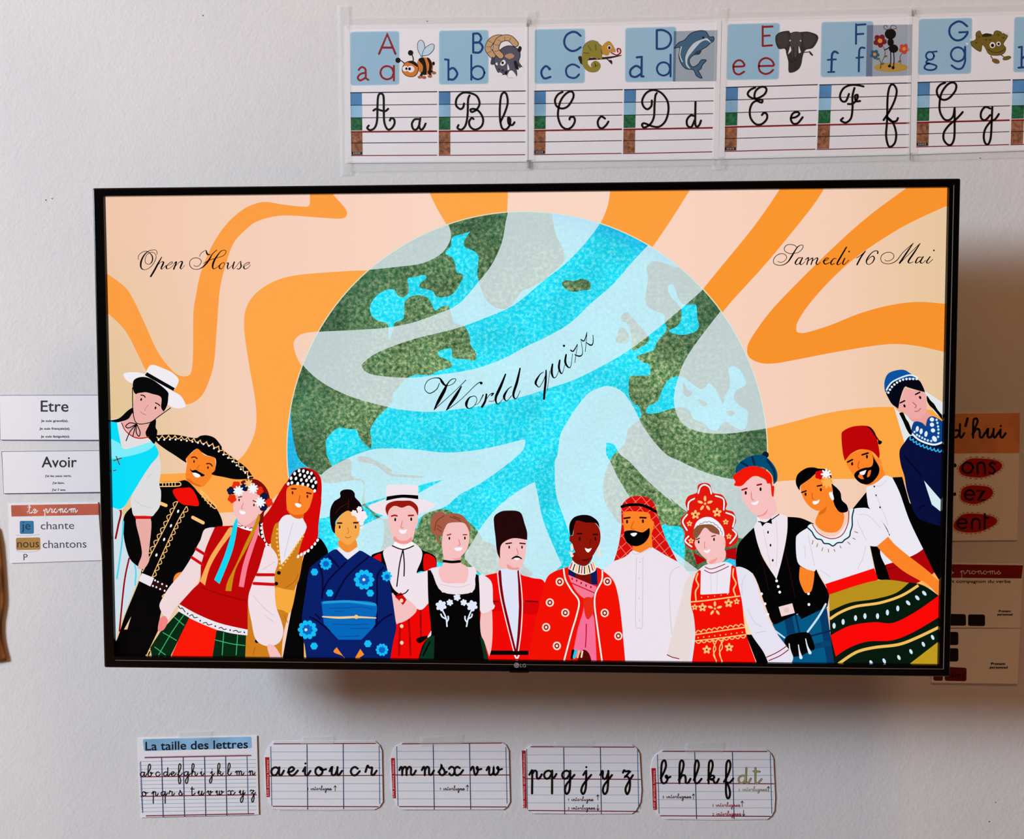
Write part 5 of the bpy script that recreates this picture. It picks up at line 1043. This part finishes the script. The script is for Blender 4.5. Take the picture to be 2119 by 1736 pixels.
def le_():
    view('K3'); nl(); pr(IR, 20, '520,265 520,462', '520,272 618,267', '520,362 590,357', '520,462 612,455'); nl(); S(IR, 20, '485,662 560,660 630,655 608,605 555,582 505,602 482,650 492,710 540,740 590,730 624,700'); nl(); S(IR, 20, '235,668 335,660 312,612 265,608 228,655 240,725 285,745 335,718')
def lf():
    view('K3'); nl(); pr(IB, 20, '1452,245 1450,440', '1452,252 1545,246', '1452,345 1524,340'); nl(); S(IB, 20, '1536,482 1505,478 1484,505 1480,600 1478,715'); pr(IB, 18, '1455,580 1522,573'); nl(); pr(IB, 18, '1168,600 1250,595', '1172,722 1235,720'); S(IB, 22, '1268,532 1238,517 1212,545 1208,620 1204,720')
def lg_():
    view('K4'); nl(); S(IB, 22, '1160,265 1110,225 1060,220 1000,260 982,315 1000,370 1050,405 1110,395 1155,350 1165,322'); pr(IB, 20, '1165,322 1082,326'); nl(); ringo(IB, 20, 1068, 545, 70); S(IB, 20, '1140,470 1140,560 1138,620 1110,680 1060,690 1005,655'); nl(); ringo(IB, 18, 790, 560, 40); pr(IB, 16, '800,522 858,516'); S(IB, 18, '770,600 752,628 800,640 852,660 840,692 785,702 736,685 748,650 780,636')
def lh():
    view('K4'); nl(); pr(IB, 20, '1705,470 1702,675', '1675,475 1706,470', '1672,678 1735,674'); S(IB, 20, '1704,590 1750,560 1800,600 1800,675')
frieze('@O 714,53 1092,48 1092,335 716,338', 'laminated alphabet sheet with letters A and B, a bee and a ram',
       dict(v='K1', panel='120,320 610,312 610,848 122,858', letters=la, block='@K1 120,928 987,917 987,1550 130,1555', nc=2, pic=bee, pl='cartoon bee', hand=('305,1255 290,1280 320,1300 365,1275 388,1200 392,1050 400,960 425,935 452,965 455,1100 460,1220 490,1290 530,1285 560,1240 558,1195 530,1180 515,1205', '352,1105 380,1090 430,1105 470,1110 498,1088', '800,1190 760,1195 735,1240 750,1290 785,1290 812,1240', '818,1185 808,1260 825,1295 850,1280 872,1235')),
       dict(v='K1', panel='1005,308 1500,300 1500,840 1005,848', letters=lb_, block='@K1 1003,918 1872,910 1866,1545 1003,1552', nc=2, pic=ram, pl='cartoon ram with curled horns', hand=('1255,1035 1245,1075 1215,1090 1175,1050 1185,980 1240,930 1310,930 1380,960 1410,1030 1385,1090 1335,1120 1320,1095 1360,1090 1410,1120 1445,1190 1430,1260 1370,1295 1320,1270 1305,1220 1330,1180 1350,1190', '1310,955 1295,1000 1290,1150 1270,1250 1230,1295 1190,1280 1200,1250', '1620,1215 1660,1130 1690,1030 1680,950 1655,925 1625,960 1612,1080 1615,1200 1635,1280 1675,1292 1710,1250 1715,1190 1695,1180 1700,1235 1735,1250 1758,1222')))
frieze('@O 1093.5,52 1492.7,40.4 1486.5,329.7 1093.5,335', 'laminated alphabet sheet with letters C and D, a chameleon and a dolphin',
       dict(v='K2', panel='125,295 630,287 628,832 125,840', letters=lc, block='@K2 120,912 1005,897 993,1532 117,1545', nc=1, pic=chameleon, pl='cartoon chameleon on a branch', hand=('405,920 360,945 330,1000 345,1060 400,1085 460,1060 510,980 510,930 480,915 430,945 385,1010 362,1100 362,1180 395,1260 450,1290 500,1265 528,1210 515,1170 480,1175 475,1195', '828,1185 790,1165 757,1210 765,1265 800,1282 840,1250 862,1215')),
       dict(v='K2', panel='1030,280 1540,268 1530,815 1028,825', letters=ld, block='@K2 1018,897 1914,882 1897,1517 1007,1535', nc=1, pic=dolphin, pl='leaping dolphin on grey ground', hand=('1295,1005 1290,1060 1250,1092 1210,1060 1200,1000 1240,930 1310,900 1390,930 1450,1010 1460,1110 1430,1210 1370,1265 1300,1262 1220,1232 1197,1250 1220,1275 1280,1240 1315,1170 1322,1050 1330,960 1345,930', '1720,1160 1680,1155 1645,1200 1650,1255 1690,1268 1722,1200', '1730,1020 1728,1150 1728,1240 1745,1268 1770,1245 1785,1205')))
frieze('@O 1494,39 1888,29 1881.6,320.4 1486.6,329.7', 'laminated alphabet sheet with letters E and F, an elephant and an ant',
       dict(v='K3', panel='170,242 692,230 682,795 158,803', letters=le_, block='@K3 152,875 1068,847 1045,1490 138,1512', nc=1, pic=elephant, pl='dark elephant with spread ears', hand=('445,875 395,900 370,940 400,975 460,985 530,950 557,905 545,875 500,870 450,910 438,970 470,1010 510,1025 515,1000 480,1000 420,1030 392,1100 400,1180 450,1240 510,1240 560,1190 560,1140 530,1130 512,1150', '800,1180 850,1170 885,1140 865,1120 820,1135 800,1190 825,1235 870,1230 918,1172')),
       dict(v='K3', panel='1105,222 1625,212 1612,765 1095,774', letters=lf, block='@K3 1085,850 2000,830 1975,1472 1060,1493', nc=3, pic=ant, pl='black ant among three flowers', hand=('1525,865 1450,850 1380,855 1320,890 1290,960 1310,1010 1350,1010 1380,940', '1435,880 1415,960 1415,1080 1400,1180 1350,1225 1300,1205 1320,1180', '1370,1040 1420,1035 1460,990 1465,950 1440,960 1450,1010 1490,1010', '1725,1200 1790,1100 1840,990 1855,900 1820,845 1785,870 1765,980 1760,1200 1750,1350 1770,1450 1800,1465 1840,1420 1850,1330 1820,1230 1765,1175 1800,1212 1850,1210 1868,1180')))
frieze('@O 1887.5,31 2290,19 2284,306 1884,320.4', 'laminated alphabet sheet with letter G and a frog, cut by the picture edge',
       dict(v='K4', panel='680,192 1212,180 1198,738 668,752', letters=lg_, block='@K4 665,825 1595,800 1578,1445 650,1468', nc=2, pic=frog, pl='olive cartoon frog', hand=('940,828 890,850 858,900 870,960 920,998 980,980 1040,910 1050,850 1015,825 960,850 905,930 885,1030 890,1120 930,1190 980,1200 1020,1160 1035,1080', '1035,1080 1035,1230 1030,1380 1000,1445 960,1440 925,1390 930,1320 980,1250 1040,1200 1090,1150 1115,1120', '1390,1085 1340,1070 1300,1120 1300,1180 1340,1200 1390,1150', '1410,1070 1405,1200 1395,1370 1370,1440 1340,1430 1325,1370 1340,1290 1390,1220 1440,1190 1475,1140')),
       dict(v='K4', panel='1630,172 2150,160 2140,712 1618,725', letters=lh, block='@K4 1612,800 2540,775 2520,1420 1592,1447', hand=()))
# clear tape along and across the frieze
tape('@O 718,36 1094,33 1094,56 718,60', 'clear tape along the top edge of the A and B sheet')
tape('@O 1090,40 1480,30 1480,46 1090,56', 'clear tape along the top edge of the C and D sheet')
tape('@O 1498,24 1890,14 1890,34 1498,44', 'clear tape along the top edge of the E and F sheet')
tape('@O 1886,14 2290,4 2290,26 1886,36', 'clear tape along the top edge of the G sheet')
tape('@O 720,334 1098,331 1098,352 720,356', 'clear tape along the bottom edge of the A and B sheet')
tape('@O 1090,331 1476,326 1476,342 1090,350', 'clear tape along the bottom edge of the C and D sheet')
tape('@O 1484,325 1884,316 1884,332 1484,342', 'clear tape along the bottom edge of the E and F sheet')
tape('@O 1882,316 2290,302 2290,320 1882,334', 'clear tape along the bottom edge of the G sheet')
tape('@O 697,12 722,12 728,362 704,364', 'clear tape down the left end of the alphabet frieze', WALL_Y - .0019)
tape('@O 1086,22 1108,22 1106,348 1086,349', 'clear tape across the joint between sheets B and C', WALL_Y - .0019)
tape('@O 1480,18 1504,17 1498,350 1472,352', 'clear tape across the joint between sheets D and E', WALL_Y - .0019)
tape('@O 1878,20 1900,19 1896,332 1874,333', 'clear tape across the joint between sheets F and G', WALL_Y - .0019)

# ---------------- ruled handwriting cards below the television
BLN = (124, 168, 204); DV = (32, 62, 104); DRL = (128, 12, 52)
def ruled(sh, rows, cols, light, box, dash):
    sh.part('ruled_lines')
    for (a, b) in light: L(BLN, 3.2, f'{box[0]},{a} {box[1]},{b}')
    for k, (a, b, y0, y1) in enumerate(cols): L(DV if 0 < k < len(cols) - 1 else (60, 110, 150), 7 if 0 < k < len(cols) - 1 else 6, f'{a},{y0} {b},{y1}')
    for s in rows: L(DRL, 8, s)
    for s in dash:
        pp = [(p[0], p[1]) for p in pts_of(s)]; n = int(math.hypot(pp[1][0] - pp[0][0], pp[1][1] - pp[0][1]) / 4)
        for k in range(n):
            t0, t1 = k / n, (k + .55) / n
            ribbon((110, 110, 130), [tuple(pp[0][i] + (pp[1][i] - pp[0][i]) * t for i in (0, 1)) for t in (t0, t1)], [.8, .8], None, False)
def word_down(c, t, x, y0, y1, h):
    V_, T_ = text_tris(t); a, b = min(v[0] for v in V_), max(v[0] for v in V_); s = (y1 - y0) / (b - a)
    SH_.add([(VW[0] + (x - y * h) / VW[2], VW[1] + (y1 - (xx - a) * s) / VW[2]) for xx, y in V_] if True else [], T_, c, MAT)

# the whole alphabet
view('N1'); o = paper('handwriting_card', '@N1 60,140 1010,122 1025,750 85,775', 'white card headed La taille des lettres with the whole alphabet', 'card', 'handwriting cards below the television')
sh = sheet_for(); use(sh, M_PRINT); view('N1')
sh.part('heading_band'); rquad((140, 190, 228), '100,150 965,130 968,222 110,245', 14, M_WASH); sh.part('heading'); TX((12, 16, 30), 'La taille des lettres', 122, 237, 936, 220, 66, 3)
def lerp_rows(a, b, n): return [(a[0] + (b[0] - a[0]) * k / n, a[1] + (b[1] - a[1]) * k / n) for k in range(1, n)]
r0, r1, r2, r3 = (297, 280), (450, 437), (605, 592), (758, 743)
ruled(sh, ('118,297 962,280', '85,450 1000,437', '85,605 1005,592', '128,760 985,743'), [(82, 100, 330, 735), (250, 263, 297, 770), (422, 433, 292, 765), (592, 602, 288, 760), (760, 770, 285, 757), (930, 941, 282, 745)],
      lerp_rows(r0, r1, 5) + lerp_rows(r1, r2, 5) + lerp_rows(r2, r3, 5), (84, 1003), ('118,290 962,272', '128,770 985,754', '72,340 95,720'))
for ch, x in zip('abcdefghijklmn', (80, 140, 203, 265, 325, 376, 428, 488, 558, 640, 694, 775, 838, 945)): sh.part('handwritten_letter'); glyph(BK, 7.5, ch, x, 446 - (x - 80) * .0125, 34, -.01, .92)
for ch, x in zip('opqrstuvwxyz', (95, 172, 245, 308, 385, 482, 538, 612, 682, 778, 868, 957)): sh.part('handwritten_letter'); glyph(BK, 7.5, ch, x, 602 - (x - 95) * .0125, 34, -.01, .92)
sh.build_all(o)
def hand_card(v, outline, label, rows, cols, light, box, lets, h, base, slope, tab, tabtext, notes, dash, col2=None):
    o = paper('handwriting_card', '@' + v + ' ' + outline, label, 'card', 'handwriting cards below the television')
    sh = sheet_for(); use(sh, M_PRINT); view(v)
    ruled(sh, rows, cols, light, box, dash)
    sh.part('red_tab'); Q((186, 26, 34), tab); word_down((244, 220, 222), tabtext[0], tabtext[1], tabtext[2], tabtext[3], 22)
    for ch, x in lets:
        sh.part('handwritten_letter')
        yy = base + (x - box[0]) * slope
        if col2 and ch in col2: glyph((40, 38, 40), 15, ch, x, yy, h, 0, .92); glyph((186, 172, 110), 9, ch, x, yy, h, 0, .92)
        else: glyph(BK, 17, ch, x, yy, h, 0, .92)
    for c, t, x0, y, x1, ax, ay0, ay1 in notes:
        sh.part('small_note'); hand(c, 3.4, t, x0, y, x1, 15, 0, .7); sh.part('arrow'); arrow((30, 26, 40), 4.5, ax, ay0, ay1)
    sh.build_all(o)
    return o
IK = (36, 32, 46)
def even(a, b, n, c, d, m): return [(a + (b - a) * k / n, a + (b - a) * k / n) for k in range(1, n)] + [(c + (d - c) * k / n, c + (d - c) * k / n) for k in range(1, n)]
hand_card('N1', '1145,168 1700,164 1950,165 1985,195 2005,240 2012,650 1985,690 1945,712 1560,718 1180,715 1130,690 1100,640 1078,560 1072,300 1090,240 1112,205', 'rounded ruled card with handwritten letters a e i o u c r', ('1145,187 1955,183', '1112,443 2005,438', '1138,685 1975,688'), [(1120, 1128, 210, 680), (1408, 1414, 190, 708), (1697, 1701, 188, 708), (1983, 1988, 205, 665)], even(187, 443, 4, 443, 687, 4), (1118, 2003),
          list(zip('aeioucr', (1122, 1256, 1376, 1474, 1588, 1756, 1874))), 66, 440, -.004, '1074,293 1108,293 1113,610 1086,612', ('Les petites lettres', 1102, 315, 600), [(IK, '1 interligne', 1412, 556, 1606, 1633, 562, 520)], ('1150,172 1950,168', '1140,708 1960,706'))
hand_card('N2', '165,180 560,172 955,174 990,195 1012,240 1022,650 1000,690 970,712 560,714 180,712 130,690 100,620 78,540 74,300 95,230 120,200', 'rounded ruled card with handwritten letters m n s x v w', ('165,187 955,180', '112,435 1015,435', '142,687 992,690'), [(120, 130, 210, 680), (410, 419, 186, 708), (700, 709, 184, 708), (989, 999, 215, 660)], even(185, 435, 4, 435, 689, 4), (118, 1014),
          list(zip('mnsxvw', (140, 320, 452, 536, 708, 836))), 66, 436, 0, '74,300 105,300 113,622 88,620', ('Les petites lettres', 98, 320, 612), [(IK, '1 interligne', 464, 556, 662, 683, 562, 515)], ('175,176 950,170', '160,712 980,708'))
hand_card('N2', '1190,198 1600,192 1990,194 2030,220 2055,265 2070,560 2062,650 2025,720 1990,745 1600,748 1215,742 1160,705 1130,690 1120,560 1114,270 1140,240 1165,215', 'rounded ruled card with handwritten descending letters p q g j y z', ('1190,210 2010,213', '1152,465 2060,470', '1172,718 2032,725'), [(1155, 1162, 230, 705), (1450, 1458, 215, 745), (1742, 1750, 215, 745), (2038, 2047, 235, 700)], even(211, 467, 4, 467, 721, 4), (1156, 2058),
          list(zip('pqgjyz', (1176, 1292, 1436, 1606, 1742, 1922))), 66, 466, .004, '1116,240 1147,240 1156,698 1128,698', ('Les lettres qui descendent', 1140, 265, 690), [(IK, '1 interligne', 1485, 642, 1688, 1722, 634, 592), (IK, '2 interlignes', 1485, 710, 1700, 1722, 672, 716)], ('1200,200 1990,197', '1200,742 1990,744'))
hand_card('N3', '1160,240 1580,232 1985,234 2022,262 2042,305 2056,620 2050,720 2025,765 1990,790 1600,795 1185,790 1130,755 1105,715 1085,600 1066,380 1080,310 1110,270', 'rounded ruled card with handwritten tall letters b h l k f and gold d t', ('1160,247 1990,248', '1107,500 2045,505', '1142,760 2018,765'), [(1118, 1131, 275, 740), (1415, 1430, 250, 785), (1715, 1729, 252, 785), (2017, 2029, 265, 740)], even(248, 502, 4, 502, 762, 4), (1116, 2042),
          list(zip('bhlkfdt', (1144, 1288, 1408, 1520, 1648, 1762, 1880))), 64, 500, .004, '1070,380 1104,380 1114,712 1084,712', ('Les grandes lettres', 1098, 400, 704), [(IK, '3 interlignes', 1160, 620, 1386, 1405, 628, 585), ((176, 162, 116), '2 interlignes', 1765, 562, 1990, 2002, 568, 526), ((176, 24, 64), '3 interlignes', 1555, 687, 1776, 1793, 688, 642), ((176, 24, 64), '2 interlignes', 1558, 757, 1782, 1804, 715, 760)], ('1170,238 1985,236', '1175,787 1990,784'), 'dt')
tape('@N1 375,88 645,84 645,150 375,152', 'clear tape above the card headed La taille des lettres'); tape('@N1 1360,130 1620,125 1620,190 1360,192', 'clear tape above the vowel card'); tape('@N2 300,135 640,112 642,190 308,210', 'slanted clear tape above the m n s card'); tape('@N2 1370,163 1682,160 1682,215 1370,216', 'clear tape above the descending letters card'); tape('@N3 1340,182 1640,168 1640,260 1340,262', 'clear tape above the tall letters card')

# ---------------- cards left of the television
NB = (54, 60, 110)
def verb_card(outline, label, lines, y=WALL_Y - .0006):
    o = paper('verb_card', '@L ' + outline, label, 'card', 'verb cards left of the television', y)
    sh = Sheet(pix_wall, y - .0006); use(sh, M_PRINT); view('L'); sh.part('printed_border')
    p = outline.split(); L(NB, 4, ' '.join(p + p[:1]))
    for a in lines: sh.part('text_line'); TX(*a)
    sh.build_all(o)
GT = (40, 62, 66)
verb_card('-1,118 960,116 966,512 5,509', 'white verb card printed Etre, the upper one', [((16, 18, 44), 'Etre', 360, 260, 600, 260, 96, 1.5), (GT, 'Je suis grand(e).', 362, 350, 600, 350, 19, 1), (GT, 'Je suis français(e).', 348, 418, 616, 418, 19, 1), (GT, 'Je suis fatigué(e).', 360, 487, 614, 487, 19, 1)])
verb_card('18,611 1012,600 1020,966 35,978', 'white verb card printed Avoir, below the Etre card', [((14, 14, 20), 'Avoir', 368, 748, 674, 746, 92, 1.5), (GT, "J'ai les yeux verts.", 398, 832, 628, 831, 17, 1), (GT, "J'ai faim.", 462, 893, 568, 893, 17, 1), (GT, "J'ai 7 ans.", 458, 953, 580, 953, 17, 1)])
o = paper('pronoun_card', '@L 80,1068 860,1052 895,1562 95,1588', 'white card headed Le pronom with je chante and nous chantons', 'card')
sh = sheet_for(); use(sh, M_PRINT); view('L')
sh.part('header_band'); Q((206, 96, 66), '100,1081 866,1067 868,1165 104,1180', M_WASH); sh.part('header_text'); hand((250, 240, 238), 9, 'Le', 245, 1150, 335, 33, -3, .75); hand((250, 240, 238), 9, 'pronom', 385, 1146, 682, 33, -5, .75)
sh.part('coloured_box'); rquad((40, 124, 170), '176,1217 298,1217 300,1330 178,1332', 14); sh.part('coloured_box'); rquad((182, 132, 58), '143,1366 355,1362 358,1470 145,1473', 16, M_WASH); sh.part('pocket_edge'); S((170, 180, 200), 3, '140,1342 230,1348 350,1336'); sh.part('pocket_edge'); S((170, 180, 200), 3, '145,1478 240,1492 350,1478')
sh.part('word'); TX((16, 22, 40), 'je', 195, 1294, 270, 1294, 72); sh.part('word'); TX((70, 70, 82), 'chante', 360, 1292, 653, 1288, 66); sh.part('word'); TX((30, 20, 16), 'nous', 155, 1450, 346, 1448, 68); sh.part('word'); TX((70, 70, 82), 'chantons', 378, 1456, 760, 1451, 68); sh.part('word'); TX((60, 62, 72), 'P', 210, 1562, 246, 1561, 54)
sh.build_all(o)

# ---------------- cards right of the television, partly behind it
o = paper('conjugation_poster', '@R1 -420,98 1175,78 1145,1553 -440,1567', "poster with orange d'hui header and verb endings ons ez ent", 'poster', None, WALL_Y - .0006, .0005, 0, PAPER_WARM)
sh = sheet_for(); use(sh, M_PRINT); view('R1')
sh.part('header_band'); Q((236, 156, 100), '-420,98 1175,80 1170,545 -430,553', M_WASH)
sh.part('header_text'); hand((22, 18, 26), 26, 'd', 392, 366, 530, 86, 0, .75); S((22, 18, 26), 30, '568,145 545,230'); glyph((22, 18, 26), 26, 'h', 625, 366, 100, 0, .55); glyph((22, 18, 26), 26, 'u', 775, 366, 100); glyph((22, 18, 26), 26, 'i', 925, 366, 92)
for s in ('470,720 510,670 600,612 760,612 900,632 965,680 940,740 850,790 740,825 600,820 500,790', '490,1040 510,960 600,922 720,925 820,942 862,1000 830,1060 740,1110 650,1135 560,1120 500,1090', '410,1370 450,1310 520,1257 640,1247 800,1265 890,1300 905,1350 840,1400 720,1450 600,1465 480,1450 420,1420'):
    sh.part('red_oval'); pp = pts_of(s); cxx = sum(p[0] for p in pp) / len(pp); cyy = sum(p[1] for p in pp) / len(pp)
    def grown(f, g): return [(p[0] + (p[0] - cxx) * f, p[1] + (p[1] - cyy) * g, False, None) for p in pp]
    ring = smooth_closed(grown(.085, .15))
    for k in range(0, len(ring), 2): ribbon((140, 50, 34), [ring[k], ring[(k + 1) % len(ring)]], [1.2, 1.2], None, False)
    fill((240, 160, 110), smooth_closed(grown(.035, .06))); fill((186, 22, 20), smooth_closed(pp))
sh.part('arrow_tip'); E(BK, 420, 688, 22, 24); L(BK, 18, '380,705 420,695'); sh.part('arrow_tip'); E(BK, 420, 1020, 18, 20); L(BK, 16, '380,1038 418,1028')
TK = (16, 10, 12)
sh.part('word'); ringo(TK, 26, 570, 715, 62)
S(TK, 26, '685,785 682,720 690,668 735,655 765,690 770,785'); S(TK, 24, '885,670 850,655 825,685 860,715 885,750 860,782 820,772')
sh.part('word'); ringo(TK, 24, 592, 1030, 56); pr(TK, 22, '540,1028 648,1028'); Q((186, 22, 20), '610,1040 660,1040 650,1068 615,1058'); pr(TK, 24, '680,985 758,980 690,1092 768,1088')
sh.part('word'); ringo(TK, 24, 508, 1362, 56); pr(TK, 22, '456,1360 564,1358'); Q((186, 22, 20), '530,1370 576,1368 570,1396 535,1390'); S(TK, 24, '620,1420 618,1350 640,1310 690,1312 708,1350 708,1420'); pr(TK, 24, '768,1255 766,1420', '768,1296 806,1294')
sh.build_all(o)
o = paper('pronoun_poster', '@R2 -420,232 1175,255 1140,972 -430,962', 'poster with dark red header reading pronoms and the line petit compagnon du verbe', 'poster', None, WALL_Y - .0006, .0005, 0, PAPER_WARM)
sh = sheet_for(); use(sh, M_PRINT); view('R2')
sh.part('header_band'); Q((136, 20, 26), '-420,246 1174,268 1155,415 -424,400'); sh.part('header_text'); hand((246, 226, 214), 8, 's', 345, 364, 395, 36); hand((246, 226, 214), 8, 'pronoms', 470, 364, 925, 36, 3, .6)
sh.part('text_line'); TX((30, 18, 18), 'petit compagnon du verbe', 270, 462, 1032, 464, 34, 2); sh.part('text_line'); TX((26, 18, 18), 'Pronom', 900, 792, 1030, 793, 24, 5); sh.part('text_line'); TX((26, 18, 18), 'personnel', 885, 827, 1052, 829, 22, 5)
sh.part('dark_box'); rquad((14, 10, 14), '300,812 532,816 534,946 300,944', 26); sh.part('dark_box'); rquad((14, 10, 14), '556,818 746,820 748,950 556,948', 26)
sh.build_all(o)
o = paper('pronoun_poster', '@R2 150,980 1138,978 1110,1597 146,1583', 'lower poster with dark boxes and the words Pronom personnel behind the television corner', 'poster', None, WALL_Y - .0012, .0005, 0, PAPER_WARM)
sh = Sheet(pix_wall, WALL_Y - .0012 - .00056); use(sh, M_PRINT); view('R2')
sh.part('dark_box'); rquad((14, 10, 14), '180,1012 445,1014 446,1162 180,1160', 26); sh.part('dark_box'); rquad((14, 10, 14), '180,1195 446,1197 446,1346 180,1345', 26); sh.part('dark_box'); rquad((104, 16, 20), '292,1405 538,1416 536,1567 292,1562', 26); sh.part('dark_box'); rquad((104, 16, 20), '165,1402 272,1405 272,1563 165,1560', 26)
sh.part('word'); TX((30, 8, 10), 'elles', 320, 1530, 520, 1532, 70); sh.part('text_line'); TX((26, 18, 18), 'Pronom', 812, 1382, 966, 1383, 26, 5); sh.part('text_line'); TX((26, 18, 18), 'personnel', 797, 1421, 993, 1423, 24, 5)
sh.build_all(o)
